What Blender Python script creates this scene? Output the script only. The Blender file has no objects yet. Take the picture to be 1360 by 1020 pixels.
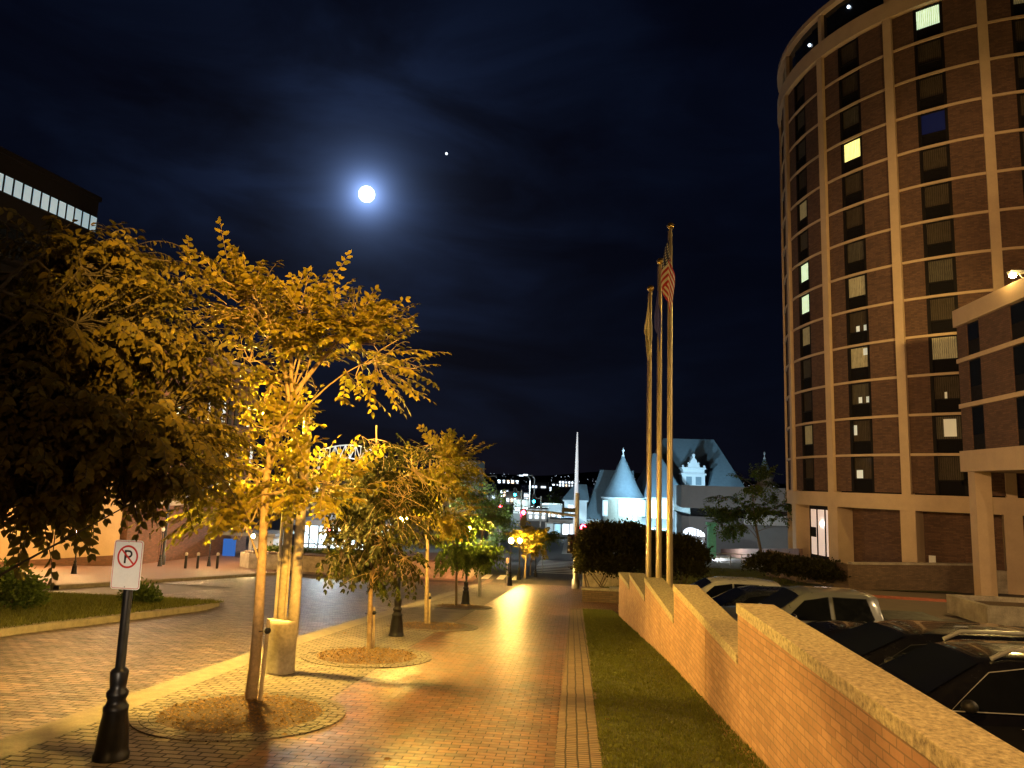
import bpy, math, random
import numpy as np
from math import sin, cos, pi, radians, sqrt, hypot, atan2
from mathutils import Vector, Matrix
random.seed(7); rng = np.random.default_rng(7)
SC = bpy.context.scene; COL = SC.collection
# ------------------------------------------------------------------ camera
FPX, PCX, PCY = 944.0, 680.0, 510.0
EYE = Vector((0, 0, 2.16))
yaw, pitch, roll = radians(5.08), math.atan(130/944), 0.033
FW = Vector((-sin(yaw)*cos(pitch), cos(yaw)*cos(pitch), sin(pitch)))
R0 = Vector((cos(yaw), sin(yaw), 0)); U0 = R0.cross(FW)
RT = R0*cos(roll)+U0*sin(roll); UP = U0*cos(roll)-R0*sin(roll)
cd = bpy.data.cameras.new('camera'); cam = bpy.data.objects.new('camera', cd); COL.objects.link(cam)
cam.matrix_world = Matrix(((RT.x, UP.x, -FW.x, 0), (RT.y, UP.y, -FW.y, 0), (RT.z, UP.z, -FW.z, EYE.z), (0, 0, 0, 1)))
cd.sensor_fit = 'HORIZONTAL'; cd.sensor_width = 36; cd.lens = 36*FPX/1360; cd.clip_end = 9000; cd.clip_start = .05
SC.camera = cam

def ray(x, y): return FW+RT*((x-PCX)/FPX)+UP*((PCY-y)/FPX)
def at(x, y, Y):
    r = ray(x, y); return EYE+r*(Y/r.y)
def atz(x, y, z):
    r = ray(x, y); return EYE+r*((z-EYE.z)/r.z)

# ground profile (metres): the street falls away from the camera
def sz(y):
    if y < 14: return -.077*y
    if y < 47: return -1.078-.098*(y-14)
    if y < 110: return -4.312-.03*(y-47)
    return -6.2
def lz(y):
    if y < 33: return -1.04-.06*y
    if y < 60: return -3.02-.05*(y-33)
    return max(-4.37-.034*(y-60), -6.2)
def hz(x, y):
    a, b = sz(y), lz(y)
    t = min(1, max(0, (x-1.9)/.35)) if y < 27.5 else min(1, max(0, (x-2.2)/3.0))
    t = t*t*(3-2*t)
    return a*(1-t)+b*t
def G(px, py, off=0.0):
    r = ray(px, py); t0, t1 = 1.0, 1.0
    while t1 < 400:
        p = EYE+r*t1
        if p.z < hz(p.x, p.y)+off: break
        t0 = t1; t1 += .5
    for _ in range(30):
        m = (t0+t1)/2; p = EYE+r*m
        if p.z < hz(p.x, p.y)+off: t1 = m
        else: t0 = m
    return EYE+r*t0

# ------------------------------------------------------------------ node helpers
def newmat(name):
    m = bpy.data.materials.new(name); m.use_nodes = True; nt = m.node_tree
    b = nt.nodes['Principled BSDF']; return m, nt, b
def N(nt, t, **kw):
    n = nt.nodes.new(t)
    for k, v in kw.items():
        if hasattr(n, k): setattr(n, k, v)
        else: n.inputs[k.replace('_', ' ')].default_value = v
    return n
def L(nt, a, b): nt.links.new(a, b)
def mixc(nt, fac, a, b, mode='MIX'):
    n = nt.nodes.new('ShaderNodeMix'); n.data_type = 'RGBA'; n.blend_type = mode
    for i, v in ((0, fac), (6, a), (7, b)):
        if isinstance(v, (float, int)): n.inputs[i].default_value = v
        elif isinstance(v, tuple): n.inputs[i].default_value = (*v, 1) if len(v) == 3 else v
        else: L(nt, v, n.inputs[i])
    return n.outputs[2]
def math_(nt, op, a, b=None, c=None):
    n = nt.nodes.new('ShaderNodeMath'); n.operation = op
    for i, v in enumerate((a, b, c)):
        if v is None: continue
        if isinstance(v, (float, int)): n.inputs[i].default_value = v
        else: L(nt, v, n.inputs[i])
    return n.outputs[0]
def coords(nt, kind='Object', scale=None):
    tc = nt.nodes.new('ShaderNodeTexCoord'); o = tc.outputs[kind]
    if scale is not None:
        mp = nt.nodes.new('ShaderNodeMapping'); mp.inputs['Scale'].default_value = scale if isinstance(scale, tuple) else (scale,)*3
        L(nt, o, mp.inputs[0]); o = mp.outputs[0]
    return o
def bump(nt, b, h, strength=.4, dist=.01):
    n = nt.nodes.new('ShaderNodeBump'); n.inputs['Strength'].default_value = strength; n.inputs['Distance'].default_value = dist
    L(nt, h, n.inputs['Height']); L(nt, n.outputs[0], b.inputs['Normal'])
def noise(nt, co, s, d=4, r=.6):
    n = nt.nodes.new('ShaderNodeTexNoise'); n.inputs['Scale'].default_value = s; n.inputs['Detail'].default_value = d
    n.inputs['Roughness'].default_value = r; L(nt, co, n.inputs['Vector']); return n.outputs[0]
def ramp(nt, v, pts):
    n = nt.nodes.new('ShaderNodeValToRGB'); e = n.color_ramp.elements
    while len(e) < len(pts): e.new(.5)
    for i, (p, c) in enumerate(pts):
        e[i].position = p; e[i].color = (*c, 1) if isinstance(c, tuple) else (c, c, c, 1)
    L(nt, v, n.inputs[0]); return n.outputs[0]

def plain(name, c, rough=.6, metal=0, var=.25, scale=6, bmp=.15, spec=.5, coat=0):
    m, nt, b = newmat(name); co = coords(nt)
    n1 = noise(nt, co, scale); n2 = noise(nt, co, scale*9)
    lo = tuple(v*(1-var) for v in c); hi = tuple(min(1, v*(1+var)) for v in c)
    n = math_(nt, 'MULTIPLY_ADD', n2, .35, math_(nt, 'MULTIPLY', n1, .65))
    L(nt, ramp(nt, n, [(.35, lo), (.65, hi)]), b.inputs['Base Color'])
    L(nt, ramp(nt, n1, [(.3, max(0, rough-.08)), (.7, min(1, rough+.08))]), b.inputs['Roughness'])
    b.inputs['Metallic'].default_value = metal; b.inputs['Specular IOR Level'].default_value = spec
    b.inputs['Coat Weight'].default_value = coat; b.inputs['Coat Roughness'].default_value = .05
    if bmp: bump(nt, b, n2, bmp, .01)
    return m
def brick(name, c1, c2, mortar, bw, bh, ms=.008, rough=.7, rv=.12, rot=0, off=.5, bmp=.6, dirt=.4, bias=0, disp=.006, bdist=.008, fine=90, wob=.0, blotch=0):
    m, nt, b = newmat(name); co = coords(nt, 'UV')
    mp = nt.nodes.new('ShaderNodeMapping'); mp.inputs['Rotation'].default_value = (0, 0, rot); L(nt, co, mp.inputs[0])
    vec = mp.outputs[0]
    if wob:
        wn = nt.nodes.new('ShaderNodeTexNoise'); wn.inputs['Scale'].default_value = 2.2; L(nt, vec, wn.inputs['Vector'])
        s = nt.nodes.new('ShaderNodeVectorMath'); s.operation = 'SCALE'; s.inputs['Scale'].default_value = wob; L(nt, wn.outputs[1], s.inputs[0])
        a = nt.nodes.new('ShaderNodeVectorMath'); a.operation = 'ADD'; L(nt, vec, a.inputs[0]); L(nt, s.outputs[0], a.inputs[1]); vec = a.outputs[0]
    t = nt.nodes.new('ShaderNodeTexBrick'); L(nt, vec, t.inputs['Vector'])
    t.offset = off; t.inputs['Scale'].default_value = 1; t.inputs['Brick Width'].default_value = bw; t.inputs['Row Height'].default_value = bh
    t.inputs['Mortar Size'].default_value = ms; t.inputs['Mortar Smooth'].default_value = .3; t.inputs['Bias'].default_value = bias
    t.inputs['Color1'].default_value = (*c1, 1); t.inputs['Color2'].default_value = (*c2, 1); t.inputs['Mortar'].default_value = (*mortar, 1)
    n1 = noise(nt, vec, 1.3, 5); n2 = noise(nt, vec, fine, 3); n3 = noise(nt, vec, 9, 4)
    c = mixc(nt, dirt, t.outputs[0], ramp(nt, n1, [(.3, .25), (.7, 1.0)]), 'MULTIPLY')
    c = mixc(nt, .35, c, ramp(nt, n3, [(.3, .4), (.7, 1.0)]), 'MULTIPLY')
    if blotch:
        mq = nt.nodes.new('ShaderNodeMapping'); mq.inputs['Scale'].default_value = (1.1, 3.2, 1); L(nt, vec, mq.inputs[0]); n4 = noise(nt, mq.outputs[0], 1.6, 4)
        c = mixc(nt, blotch, c, ramp(nt, n4, [(.38, .3), (.62, 1.7)]), 'MULTIPLY')
    L(nt, c, b.inputs['Base Color'])
    r = math_(nt, 'ADD', ramp(nt, n3, [(.25, rough-rv), (.75, rough+rv)]), math_(nt, 'MULTIPLY', t.outputs['Fac'], .2))
    L(nt, r, b.inputs['Roughness'])
    h = math_(nt, 'MULTIPLY_ADD', n2, .25, math_(nt, 'SUBTRACT', math_(nt, 'MULTIPLY', n3, .5), t.outputs['Fac']))
    bump(nt, b, h, bmp, bdist)
    return m
def emit(name, c, s, base=(.8, .8, .8)):
    m, nt, b = newmat(name); b.inputs['Base Color'].default_value = (*base, 1); b.inputs['Roughness'].default_value = .3
    b.inputs['Emission Color'].default_value = (*c, 1); b.inputs['Emission Strength'].default_value = s
    return m
def leafmat(name, c, hue=.42):
    m, nt, b = newmat(name)
    g = nt.nodes.new('ShaderNodeNewGeometry')
    lo = tuple(v*(1-hue) for v in c); hi = (c[0]*1.5, c[1]*1.25, c[2])
    colr = ramp(nt, g.outputs['Random Per Island'], [(0, lo), (1, hi)])
    L(nt, colr, b.inputs['Base Color']); b.inputs['Roughness'].default_value = .6; b.inputs['Specular IOR Level'].default_value = .25
    tr = nt.nodes.new('ShaderNodeBsdfTranslucent'); L(nt, mixc(nt, .5, colr, (c[0]*1.6, c[1]*1.9, c[2]*.7)), tr.inputs[0])
    mx = nt.nodes.new('ShaderNodeMixShader'); mx.inputs[0].default_value = .5
    L(nt, b.outputs[0], mx.inputs[1]); L(nt, tr.outputs[0], mx.inputs[2]); L(nt, mx.outputs[0], nt.nodes['Material Output'].inputs[0])
    return m

M = dict(
 walk=brick('walk_brick', (.3, .125, .045), (.11, .048, .024), (.035, .022, .015), .2, .1, .007, rough=.42, rv=.14, bmp=.75, dirt=.6, bdist=.008, wob=.035, blotch=.45),
 strip=brick('strip_brick', (.3, .2, .13), (.2, .12, .085), (.03, .02, .014), .125, .07, .011, rough=.75, off=0, bmp=.9, dirt=.3, bdist=.012, wob=.03),
 road=brick('road_brick', (.2, .14, .11), (.085, .06, .052), (.045, .035, .03), .24, .12, .011, rough=.5, rv=.14, bmp=1, dirt=.5, bdist=.02, wob=.08, blotch=.8),
 cobble=brick('kerb_paver', (.27, .22, .17), (.17, .135, .105), (.04, .032, .024), .2, .12, .012, rough=.8, bmp=1, dirt=.35, bdist=.015, wob=.04),
 wallbrick=brick('parapet_brick', (.52, .28, .155), (.39, .2, .105), (.3, .19, .12), .2, .072, .007, rough=.85, bmp=.5, dirt=.35, wob=.01),
 hotelbrick=brick('hotel_brick', (.17, .085, .052), (.1, .05, .032), (.09, .06, .04), .4, .11, .014, rough=.9, bmp=.5, dirt=.3),
 lowbrick=brick('low_wall_brick', (.24, .15, .09), (.16, .1, .065), (.13, .1, .07), .3, .08, .01, rough=.9, bmp=.5, dirt=.4),
 leftbrick=brick('left_building_brick', (.22, .1, .06), (.15, .07, .045), (.15, .1, .07), .3, .1, .01, rough=.9, bmp=.4, dirt=.3),
 conc=plain('concrete', (.34, .29, .22), .88, var=.38, scale=2.2, bmp=.35),
 hconc=plain('hotel_concrete', (.5, .36, .22), .85, var=.08, scale=1.2, bmp=.1),
 cap=plain('cap_aggregate', (.36, .29, .18), .9, var=.6, scale=26, bmp=.12),
 kerb=plain('kerb_stone', (.2, .165, .13), .85, var=.3, scale=5, bmp=.4),
 asphalt=plain('asphalt', (.055, .05, .047), .6, var=.3, scale=8, bmp=.3),
 lot=plain('lot_asphalt', (.085, .075, .062), .7, var=.25, scale=4, bmp=.3),
 drive=plain('driveway_concrete', (.2, .15, .11), .75, var=.2, scale=1.2, bmp=.2),
 plaza=plain('plaza_paving', (.16, .085, .055), .7, var=.3, scale=2, bmp=.2),
 soil=plain('lawn_soil', (.07, .075, .025), .95, var=.5, scale=14, bmp=.8),
 grass=leafmat('grass_blade', (.11, .12, .033), .55),
 mulch=plain('mulch_bed', (.1, .06, .035), .95, var=.6, scale=25, bmp=1),
 chip=leafmat('mulch_chip', (.2, .12, .065), .5),
 paint=plain('road_paint', (.6, .58, .54), .7, var=.15, scale=5),
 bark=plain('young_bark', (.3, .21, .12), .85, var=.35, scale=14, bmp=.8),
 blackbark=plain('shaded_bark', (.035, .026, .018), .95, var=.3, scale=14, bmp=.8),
 darkbark=plain('dark_bark', (.11, .08, .05), .9, var=.35, scale=14, bmp=.8),
 wood=plain('stake_wood', (.42, .32, .2), .8, var=.3, scale=10),
 iron=plain('black_iron', (.012, .012, .013), .38, metal=.3, var=.3, scale=12, bmp=.1),
 steel=plain('galvanised_steel', (.35, .35, .34), .45, metal=.8, var=.12, scale=5),
 brass=plain('flagpole_metal', (.5, .4, .24), .38, metal=.7, var=.1, scale=2, bmp=0),
 gold=plain('gold_ball', (.55, .38, .12), .3, metal=.9, var=.1),
 signw=plain('sign_white', (.85, .85, .82), .5, var=.06, bmp=0), signr=plain('sign_red', (.55, .03, .02), .5, var=.1, bmp=0), signk=plain('sign_black', (.01, .01, .01), .5, var=.1, bmp=0),
 slate=plain('slate_roof', (.2, .27, .31), .7, var=.12, scale=2, bmp=.3),
 dstone=plain('cream_stone', (.55, .53, .42), .85, var=.1, scale=3), dtrim=plain('white_trim', (.72, .74, .74), .7, var=.06),
 grey=plain('dark_grey_panel', (.13, .13, .13), .7, var=.1, scale=1), pale=plain('pale_block', (.4, .4, .38), .8, var=.12),
 darkglass=plain('dark_glass', (.008, .01, .013), .12, var=.1, bmp=0), panel=plain('window_panel', (.007, .006, .006), .8, var=.2, spec=.1),
 frame=plain('window_frame', (.009, .007, .006), .7, var=.1, spec=.15),
 tyre=plain('tyre_rubber', (.02, .02, .02), .8, var=.2), rim=plain('alloy_rim', (.4, .4, .4), .3, metal=.9, var=.05),
 carblack=plain('black_paint', (.006, .006, .008), .22, var=.05, bmp=0, coat=1), cargrey=plain('grey_paint', (.28, .29, .3), .35, metal=.5, var=.03, bmp=0, coat=1),
 carwhite=plain('white_paint', (.62, .6, .55), .3, var=.03, bmp=0, coat=1), cardark=plain('charcoal_paint', (.04, .045, .055), .25, metal=.4, var=.03, bmp=0, coat=1),
 carglass=plain('car_glass', (.006, .007, .008), .06, var=.1, bmp=0, spec=.8), chrome=plain('chrome', (.65, .65, .65), .18, metal=1, var=.02, bmp=0),
 silver=plain('silver_trim', (.5, .5, .5), .35, metal=.5, var=.03, bmp=0),
 lens=plain('lamp_lens', (.6, .6, .6), .15, var=.1, bmp=0), redlens=plain('red_lens', (.3, .01, .01), .2, var=.1, bmp=0),
 leafA=leafmat('leaf_green', (.2, .175, .022)), leafB=leafmat('leaf_dark', (.055, .085, .02)), leafC=leafmat('leaf_bush', (.04, .038, .014)),
 leafF=leafmat('leaf_deep_green', (.03, .034, .006), .4),
 leafE=leafmat('leaf_olive', (.08, .07, .015), .35),
 leafD=leafmat('leaf_fresh', (.1, .15, .04)),
 sodium=emit('sodium_globe', (1, .62, .12), 2000), sodiumlow=emit('sodium_globe_far', (1, .5, .15), 90), whiteglobe=emit('white_lamp', (1, .85, .65), 160),
 litwhite=emit('lit_window_white', (.75, .9, .7), .75), lityellow=emit('lit_window_warm', (1, .85, .38), 1.0), litblue=emit('lit_window_blue', (.03, .07, .5), .035, (.01, .015, .05)),
 litcyan=emit('lit_window_cyan', (.24, .5, .62), .6), litpale=emit('lit_white_glass', (.6, .85, 1), 2.4), litroom=emit('lit_room', (1, .68, .55), .5),
 litdim=emit('lit_window_dim', (.6, .6, .35), .16), teal=emit('signal_green', (.02, .7, 1), 30), red=emit('signal_red', (1, .03, .06), 30), orange=emit('signal_amber', (1, .2, .05), 25),
 citylight=emit('city_light', (.7, .85, 1), 4), citywarm=emit('city_light_warm', (1, .75, .5), 3), screen=emit('blue_screen', (.02, .2, .8), .5, (.01, .03, .1)),
 lake=plain('lake_water', (.004, .007, .012), .15, var=.1, scale=.1, bmp=.1), hill=plain('hill_dark', (.01, .014, .012), .95, var=.3, scale=.02),
 whitem=plain('white_mast', (.8, .8, .8), .5, var=.05),
 ramp=plain('brick_ramp', (.16, .09, .07), .8, var=.3, scale=2), chipred=plain('red_kerb_paint', (.42, .13, .07), .7, var=.2),
)

# curtain glass: pleated cloth behind glass (mesh has its own colour)
def curtain(name, c, e=None, es=0):
    m, nt, b = newmat(name); co = coords(nt, 'UV')
    w = nt.nodes.new('ShaderNodeTexWave'); w.inputs['Scale'].default_value = 2.6; w.inputs['Distortion'].default_value = 2.5; w.inputs['Detail'].default_value = 2
    L(nt, co, w.inputs['Vector']); n = noise(nt, co, 2.5)
    v = math_(nt, 'MULTIPLY_ADD', w.outputs[1], .5, math_(nt, 'MULTIPLY', n, .5))
    cc = ramp(nt, v, [(.2, tuple(x*.45 for x in c)), (.8, tuple(x*1.3 for x in c))]); L(nt, cc, b.inputs['Base Color'])
    b.inputs['Roughness'].default_value = .7; b.inputs['Coat Weight'].default_value = .35; b.inputs['Coat Roughness'].default_value = .05; b.inputs['Specular IOR Level'].default_value = .1
    if e:
        L(nt, mixc(nt, 1.0, cc, e, 'MULTIPLY'), b.inputs['Emission Color']); b.inputs['Emission Strength'].default_value = es
    return m
M['curt'] = curtain('curtain_brown', (.06, .046, .03)); M['curt2'] = curtain('curtain_grey', (.085, .075, .055))
M['curt3'] = curtain('curtain_glow', (.35, .3, .18), (1, .9, .6), .22); M['litcurt'] = curtain('curtain_lit', (.6, .62, .5), (.8, 1, .75), 1.5)
M['litcyan_dim'] = emit('lit_window_cyan_dim', (.5, .7, .6), .35); M['litpale_dim'] = emit('lit_pale_dim', (.7, .85, .9), .6)
M['litcurty'] = curtain('curtain_lit_yellow', (.6, .58, .4), (1, .92, .4), 2.3)

# ------------------------------------------------------------------ mesh builder
class MB:
    def __init__(s): s.v = []; s.f = []; s.m = []; s.mi = 0; s.sm = []; s.smooth = False
    def face(s, pts):
        i = len(s.v); s.v += [tuple(p) for p in pts]; s.f.append(tuple(range(i, i+len(pts)))); s.m.append(s.mi); s.sm.append(s.smooth)
    def grid(s, rows, close=False, smooth=True):
        i = len(s.v); n = len(rows[0])
        for r in rows: s.v += [tuple(p) for p in r]
        for a in range(len(rows)-1):
            for b in range(n if close else n-1):
                c = (b+1) % n
                s.f.append((i+a*n+b, i+a*n+c, i+(a+1)*n+c, i+(a+1)*n+b)); s.m.append(s.mi); s.sm.append(smooth)
    def box(s, x0, y0, z0, x1, y1, z1, rot=0, o=None, dz=None):
        P = [(x0, y0, z0), (x1, y0, z0), (x1, y1, z0), (x0, y1, z0), (x0, y0, z1), (x1, y0, z1), (x1, y1, z1), (x0, y1, z1)]
        if rot or o:
            o = o or (0, 0, 0); c, n = cos(rot), sin(rot)
            P = [(o[0]+x*c-y*n, o[1]+x*n+y*c, o[2]+z) for x, y, z in P]
        s.hexa(P)
    def hexa(s, P):
        i = len(s.v); s.v += [tuple(p) for p in P]
        for f in ((0, 3, 2, 1), (4, 5, 6, 7), (0, 1, 5, 4), (1, 2, 6, 5), (2, 3, 7, 6), (3, 0, 4, 7)):
            s.f.append(tuple(i+k for k in f)); s.m.append(s.mi); s.sm.append(False)
    def prism(s, pts, z0, z1, top=None):
        n = len(pts); b = [(p[0], p[1], z0 if len(p) < 3 else p[2]+z0) for p in pts]; t = [(p[0], p[1], z1 if len(p) < 3 else p[2]+z1) for p in pts]
        i = len(s.v); s.v += b+t
        s.f.append(tuple(range(i+n-1, i-1, -1))); s.f.append(tuple(range(i+n, i+2*n))); s.m += [s.mi]*2; s.sm += [False]*2
        for k in range(n):
            j = (k+1) % n; s.f.append((i+k, i+j, i+n+j, i+n+k)); s.m.append(s.mi); s.sm.append(False)
    def lathe(s, prof, c=(0, 0, 0), n=20, cap=True, flute=0, fn=0):
        rows = []
        for r, z in prof:
            rows.append([(c[0]+r*(1-(flute if k % 2 and fn else 0))*cos(2*pi*k/n), c[1]+r*(1-(flute if k % 2 and fn else 0))*sin(2*pi*k/n), c[2]+z) for k in range(n)])
        s.grid(rows, True)
        if cap:
            s.face(rows[-1]); s.face(rows[0][::-1])
    def tube(s, pts, rad, n=8, cap=True):
        pts = [Vector(p) for p in pts]; rows = []
        if not hasattr(rad, '__len__'): rad = [rad]*len(pts)
        for i, p in enumerate(pts):
            d = (pts[min(i+1, len(pts)-1)]-pts[max(i-1, 0)]).normalized()
            a = d.cross(Vector((0, 0, 1)) if abs(d.z) < .9 else Vector((1, 0, 0))).normalized(); b = d.cross(a)
            rows.append([p+(a*cos(2*pi*k/n)+b*sin(2*pi*k/n))*rad[i] for k in range(n)])
        s.grid(rows, True)
        if cap: s.face(rows[0]); s.face(rows[-1][::-1])
    def ball(s, c, r, n=12, m=8, sq=1):
        rows = [[(c[0]+r*sin(pi*j/m)*cos(2*pi*k/n), c[1]+r*sin(pi*j/m)*sin(2*pi*k/n), c[2]-r*sq*cos(pi*j/m)) for k in range(n)] for j in range(m+1)]
        s.grid(rows, True)
    def build(s, name, mats, parent=None, bevel=0, uv=True):
        if not isinstance(mats, (list, tuple)): mats = [mats]
        me = bpy.data.meshes.new(name)
        o3 = ROOT.get(parent.name if parent else None, (0, 0, 0))
        V = np.array(s.v, dtype=float)-np.array(o3, dtype=float)
        me.from_pydata(V.tolist(), [], s.f)
        for m in mats: me.materials.append(M[m] if isinstance(m, str) else m)
        me.polygons.foreach_set('material_index', s.m); me.polygons.foreach_set('use_smooth', s.sm)
        me.update()
        if uv and len(s.f) < 60000: boxuv(me, V+np.array(o3, dtype=float))
        ob = bpy.data.objects.new(name, me); COL.objects.link(ob)
        if parent:
            ob.parent = parent; ROOT[ob.name] = o3
        if bevel:
            md = ob.modifiers.new('bevel', 'BEVEL'); md.width = bevel; md.segments = 2; md.limit_method = 'ANGLE'
        return ob
ROOT = {None: (0, 0, 0)}
def boxuv(me, V):
    n = len(me.polygons); nl = len(me.loops)
    nor = np.empty(n*3); me.polygons.foreach_get('normal', nor); nor = nor.reshape(-1, 3)
    tot = np.empty(n, dtype=int); me.polygons.foreach_get('loop_total', tot)
    vi = np.empty(nl, dtype=int); me.loops.foreach_get('vertex_index', vi)
    ln = np.repeat(nor, tot, axis=0); p = V[vi]
    t = np.stack([-ln[:, 1], ln[:, 0]], 1); t /= (np.linalg.norm(t, axis=1, keepdims=True)+1e-9)
    up = np.abs(ln[:, 2]) > .7
    uv = np.where(up[:, None], p[:, :2], np.stack([(p[:, :2]*t).sum(1), p[:, 2]], 1))
    l = me.uv_layers.new(name='uv'); l.data.foreach_set('uv', uv.ravel())
def tag(o, label=None, cat=None, group=None, kind=None):
    if label: o['label'] = label
    if cat: o['category'] = cat
    if group: o['group'] = group
    if kind: o['kind'] = kind
    return o
def thing(name, label, cat, loc=(0, 0, 0), group=None):
    o = bpy.data.objects.new(name, None); COL.objects.link(o); o.location = loc; o.empty_display_size = .2
    ROOT[o.name] = tuple(loc); return tag(o, label, cat, group)
def kids(o): return [c for c in COL.objects if c.parent == o]
def copy_tree(o, parent=None):
    c = o.copy(); COL.objects.link(c)
    if parent: c.parent = parent
    for ch in KIDS(o): copy_tree(ch, c)
    return c
def KIDS(o): return list(o.children)

# ------------------------------------------------------------------ world
w = bpy.data.worlds.new('World'); SC.world = w; w.use_nodes = True; nt = w.node_tree; nt.nodes.clear()
MD = ray(487, 258).normalized()
tc = nt.nodes.new('ShaderNodeTexCoord'); gen = tc.outputs['Generated']
sky = nt.nodes.new('ShaderNodeTexSky'); sky.sky_type = 'NISHITA'; sky.sun_disc = False; sky.sun_elevation = math.asin(MD.z); sky.sun_rotation = atan2(MD.x, MD.y)
dp = nt.nodes.new('ShaderNodeVectorMath'); dp.operation = 'DOT_PRODUCT'; dp.inputs[1].default_value = MD; L(nt, gen, dp.inputs[0])
ang = math_(nt, 'ARCCOSINE', math_(nt, 'MINIMUM', dp.outputs['Value'], .99999))
mp = nt.nodes.new('ShaderNodeMapping'); mp.inputs['Scale'].default_value = (1.6, 1.6, 4.5); L(nt, gen, mp.inputs[0])
cl = nt.nodes.new('ShaderNodeTexNoise'); cl.inputs['Scale'].default_value = 2.4; cl.inputs['Detail'].default_value = 7; cl.inputs['Roughness'].default_value = .52; cl.inputs['Distortion'].default_value = .5
L(nt, mp.outputs[0], cl.inputs['Vector'])
cloud = ramp(nt, cl.outputs[0], [(.36, .06), (.5, .4), (.66, 1.0)])
def expfall(scale, amp): return math_(nt, 'MULTIPLY', math_(nt, 'EXPONENT', math_(nt, 'MULTIPLY', ang, -1/scale)), amp)
corona = math_(nt, 'ADD', expfall(.012, 2.4), expfall(.033, .42))
halo = math_(nt, 'MULTIPLY', math_(nt, 'ADD', expfall(.12, .05), expfall(.36, .013)), cloud)
def cmul(col, v):
    n = nt.nodes.new('ShaderNodeVectorMath'); n.operation = 'SCALE'; n.inputs[0].default_value = col; L(nt, v, n.inputs['Scale']); return n.outputs[0]
def vadd(a, b):
    n = nt.nodes.new('ShaderNodeVectorMath'); n.operation = 'ADD'; L(nt, a, n.inputs[0]); L(nt, b, n.inputs[1]); return n.outputs[0]
skyv = nt.nodes.new('ShaderNodeVectorMath'); skyv.operation = 'SCALE'; L(nt, sky.outputs[0], skyv.inputs[0]); skyv.inputs['Scale'].default_value = .00012
base = nt.nodes.new('ShaderNodeVectorMath'); base.operation = 'SCALE'; base.inputs[0].default_value = (.0006, .0010, .0042); base.inputs['Scale'].default_value = 1.0
tot = vadd(vadd(cmul((.3, .48, 1.0), corona), cmul((.21, .43, 1.2), halo)), vadd(base.outputs[0], skyv.outputs[0]))
bg = nt.nodes.new('ShaderNodeBackground'); L(nt, tot, bg.inputs[0]); bg.inputs[1].default_value = 1
wo = nt.nodes.new('ShaderNodeOutputWorld'); L(nt, bg.outputs[0], wo.inputs[0])
# moon and planet
mb = MB(); mp_ = EYE+MD*4000; mb.ball(mp_, 43, 32, 20); tag(mb.build('moon', emit('moon_glow', (.95, .97, 1), 6)), 'bright round full moon glowing in the dark sky', 'moon')
mb = MB(); pp = EYE+ray(593, 204).normalized()*4000; mb.ball(pp, 7, 12, 8); tag(mb.build('planet', emit('planet_glow', (.8, .9, 1), 2)), 'tiny bright point of light up and right of the moon', 'planet')
sl = bpy.data.lights.new('moonlight', 'SUN'); sl.energy = .012; sl.angle = radians(.5); sl.color = (.75, .85, 1)
so = bpy.data.objects.new('moonlight', sl); COL.objects.link(so); so.rotation_euler = (-MD).to_track_quat('-Z', 'Y').to_euler()

def lamp(name, loc, power, color=(1, .52, .15), r=.1, spot=None, target=None, blend=.6):
    l = bpy.data.lights.new(name, 'SPOT' if spot else 'POINT'); l.energy = power; l.color = color; l.shadow_soft_size = r
    if spot: l.spot_size = radians(spot); l.spot_blend = blend
    o = bpy.data.objects.new(name, l); COL.objects.link(o); o.location = loc
    if target is not None: o.rotation_euler = (Vector(target)-Vector(loc)).to_track_quat('-Z', 'Y').to_euler()
    return o

# ------------------------------------------------------------------ ground
def drape(name, x0, x1, y0, y1, mat, off, step=1.0, kind='structure', poly=None, xf=None):
    xs = np.linspace(0, 1, max(2, int(math.ceil((x1-x0)/step))+1)) if not xf else np.linspace(0, 1, 5)
    ysl = sorted(set([y0, y1]+[v for v in (14, 27.5, 33, 47, 60, 110) if y0 < v < y1]+list(np.arange(y0, y1, step*1.5))))
    b = MB(); rows = []
    for y in ysl:
        a, c = (x0, x1) if not xf else xf(y)
        rows.append([(a+(c-a)*t, y, hz(a+(c-a)*t, y)+off) for t in xs])
    b.grid(rows); o = b.build(name, mat); tag(o, kind=kind); return o
xs = sorted(set(list(range(-300, -20, 20))+list(np.arange(-20, 30, 1.0))+[1.9, 1.96, 2.02, 2.075, 2.13, 2.19, 2.25]+list(range(30, 301, 15))))
ys = sorted(set(list(np.arange(-14, 60, 1.0))+[27.5, 27.51]+list(range(60, 130, 5))+list(range(130, 700, 40))))
b = MB(); b.grid([[(x, y, hz(x, y)-.16) for x in xs] for y in ys]); tag(b.build('ground', 'lot'), kind='structure')
b = MB(); b.face([(-4000, 690, -7.5), (4000, 690, -7.5), (4000, 4200, -7.5), (-4000, 4200, -7.5)]); tag(b.build('lake', 'lake'), kind='structure')
b = MB(); rows = [[], []]
for k in range(121):
    a = radians(-60+k); x, y = 3900*sin(a), 3900*cos(a); h = 46+26*sin(a*5+1)+12*sin(a*17)+6*sin(a*41)
    rows[0].append((x, y, -20)); rows[1].append((x*1.03, y*1.03, h-8))
b.grid(rows); tag(b.build('hills', 'hill'), kind='structure')

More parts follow.
